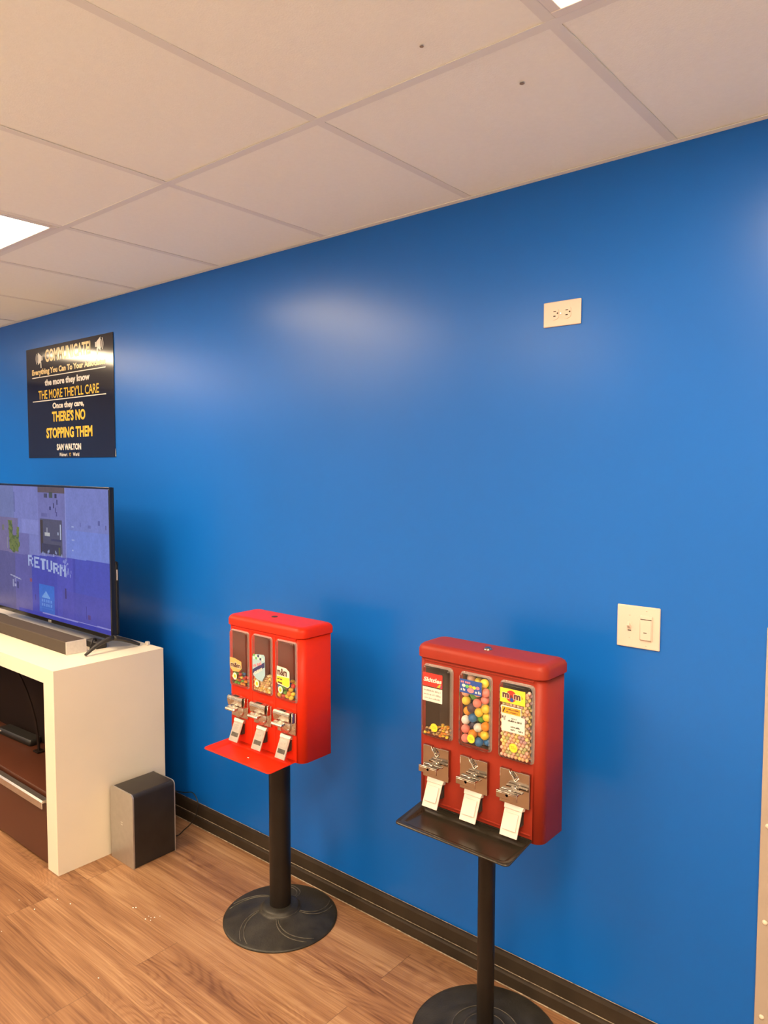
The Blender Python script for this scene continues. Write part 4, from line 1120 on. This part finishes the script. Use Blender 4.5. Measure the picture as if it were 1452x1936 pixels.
def heap(cx, cy, spec, ci, r, flat, top_fn, layers, palette, kind, what, group, jit=0.25, tilt=0.3, maxn=400, stuff_after=None):
    """hexagonal heap of small candies, front layer first; layers past stuff_after become one uncountable filling"""
    lo, hi = cavity(cx, cy, spec, ci)
    sx_, sz_ = 2.04 * r, 2.04 * r * (0.87 if flat > 0.9 else 0.72)
    cells = []
    for ly in range(layers):
        z = lo[2] + r; row = 0
        while z < hi[2] - r:
            x = lo[0] + r + (r if (row + ly) % 2 else 0)
            while x <= hi[0] - r + 1e-6:
                if z - lo[2] < top_fn((x - lo[0]) / (hi[0] - lo[0])):
                    cells.append((ly, x + random.uniform(-1, 1) * r * jit * 0.3, lo[1] + r + ly * 1.8 * r + random.uniform(0, r * jit), z + random.uniform(-1, 1) * r * jit * 0.3))
                x += sx_
            z += sz_; row += 1
    fillers = None
    for (ly, x, y, z) in cells:
        cc = random.choice(palette)
        if stuff_after is not None and ly >= stuff_after:
            if fillers is None: fillers = MB()
            fillers.mat(CANDY_MAT[cc]); fillers.sphere((x, y, z), r, 8, 6, (1, 1, flat))
        else:
            candy_obj(kind, cc, (x, y, z), r, flat, (random.uniform(-tilt, tilt), random.uniform(-tilt, tilt), random.uniform(0, 6)), '%s %s' % (cc, what), group)
    return fillers

RND = ['pale pink', 'cream', 'pale yellow', 'lilac', 'pale green', 'peach', 'pale yellow', 'pale pink', 'peach']
fl = heap(BX, BY, B, 2, 0.0050, 1.0, lambda s: 0.165 + 0.01 * s, 3, RND, 'round_candy', "round candy against the front of the dark red machine's right window", 'small round candies in the right window of the dark red machine', stuff_after=1)
if fl is not None:
    o = fl.build('candy_filling'); o['kind'] = 'stuff'
    tag(o, 'small pastel round candies packed behind the front layer in the dark red machine\'s right window', 'candy')
heap(BX, BY, B, 0, 0.0050, 0.6, lambda s: 0.016 + 0.020 * s, 3, ['gold', 'orange', 'tan', 'yellow', 'brown', 'peach'], 'chewy_candy', "chewy candy at the bottom of the nearly empty left window, dark red machine", 'last candies in the left window of the dark red machine', 0.8, 0.5)
heap(AX, AY, A, 0, 0.0072, 0.6, lambda s: 0.040 + 0.012 * math.sin(s * 5), 2, ['red', 'orange', 'green', 'blue', 'brown', 'red', 'yellow', 'orange'], 'chocolate_candy', "chocolate candy at the bottom of the bright red machine's left window", 'chocolate candies in the left window of the bright red machine', 0.5, 0.5)
heap(AX, AY, A, 1, 0.0052, 0.85, lambda s: 0.046 + 0.034 * max(0, s - 0.4), 3, ['tan', 'pale yellow', 'cream', 'gold', 'peach', 'pale yellow', 'tan'], 'chewy_candy', "chewy candy heaped in the bright red machine's middle window", 'chewy candies in the middle window of the bright red machine', 0.5, 0.5)
heap(AX, AY, A, 2, 0.0088, 0.8, lambda s: 0.060 - 0.008 * s, 3, ['yellow', 'blue', 'orange', 'green', 'yellow', 'red', 'brown', 'blue', 'orange'], 'peanut_candy', "peanut candy at the bottom of the bright red machine's right window", 'peanut candies in the right window of the bright red machine', 0.5, 0.6)

# ------------------------------------------------------------------ crumbs on the floor
b = mb('paper')
for (x, y) in ((-2.347, -0.543), (-2.340, -0.536), (-2.253, -0.552), (-2.234, -0.544), (-2.230, -0.509), (-2.237, -0.526), (-2.098, -0.814), (-2.709, -0.786), (-2.606, -0.693), (-2.609, -0.776), (-2.568, -0.907), (-2.542, -0.677), (-2.26, -0.535), (-2.245, -0.535)):
    r = random.uniform(0.0014, 0.0030)
    b.sphere((x, y, r * 0.5), r, 7, 5, (1.3, 0.9, 0.6))
o = b.build('crumbs'); o['kind'] = 'stuff'
tag(o, 'tiny white crumbs scattered on the wood floor in front of the bright red machine', 'crumbs')
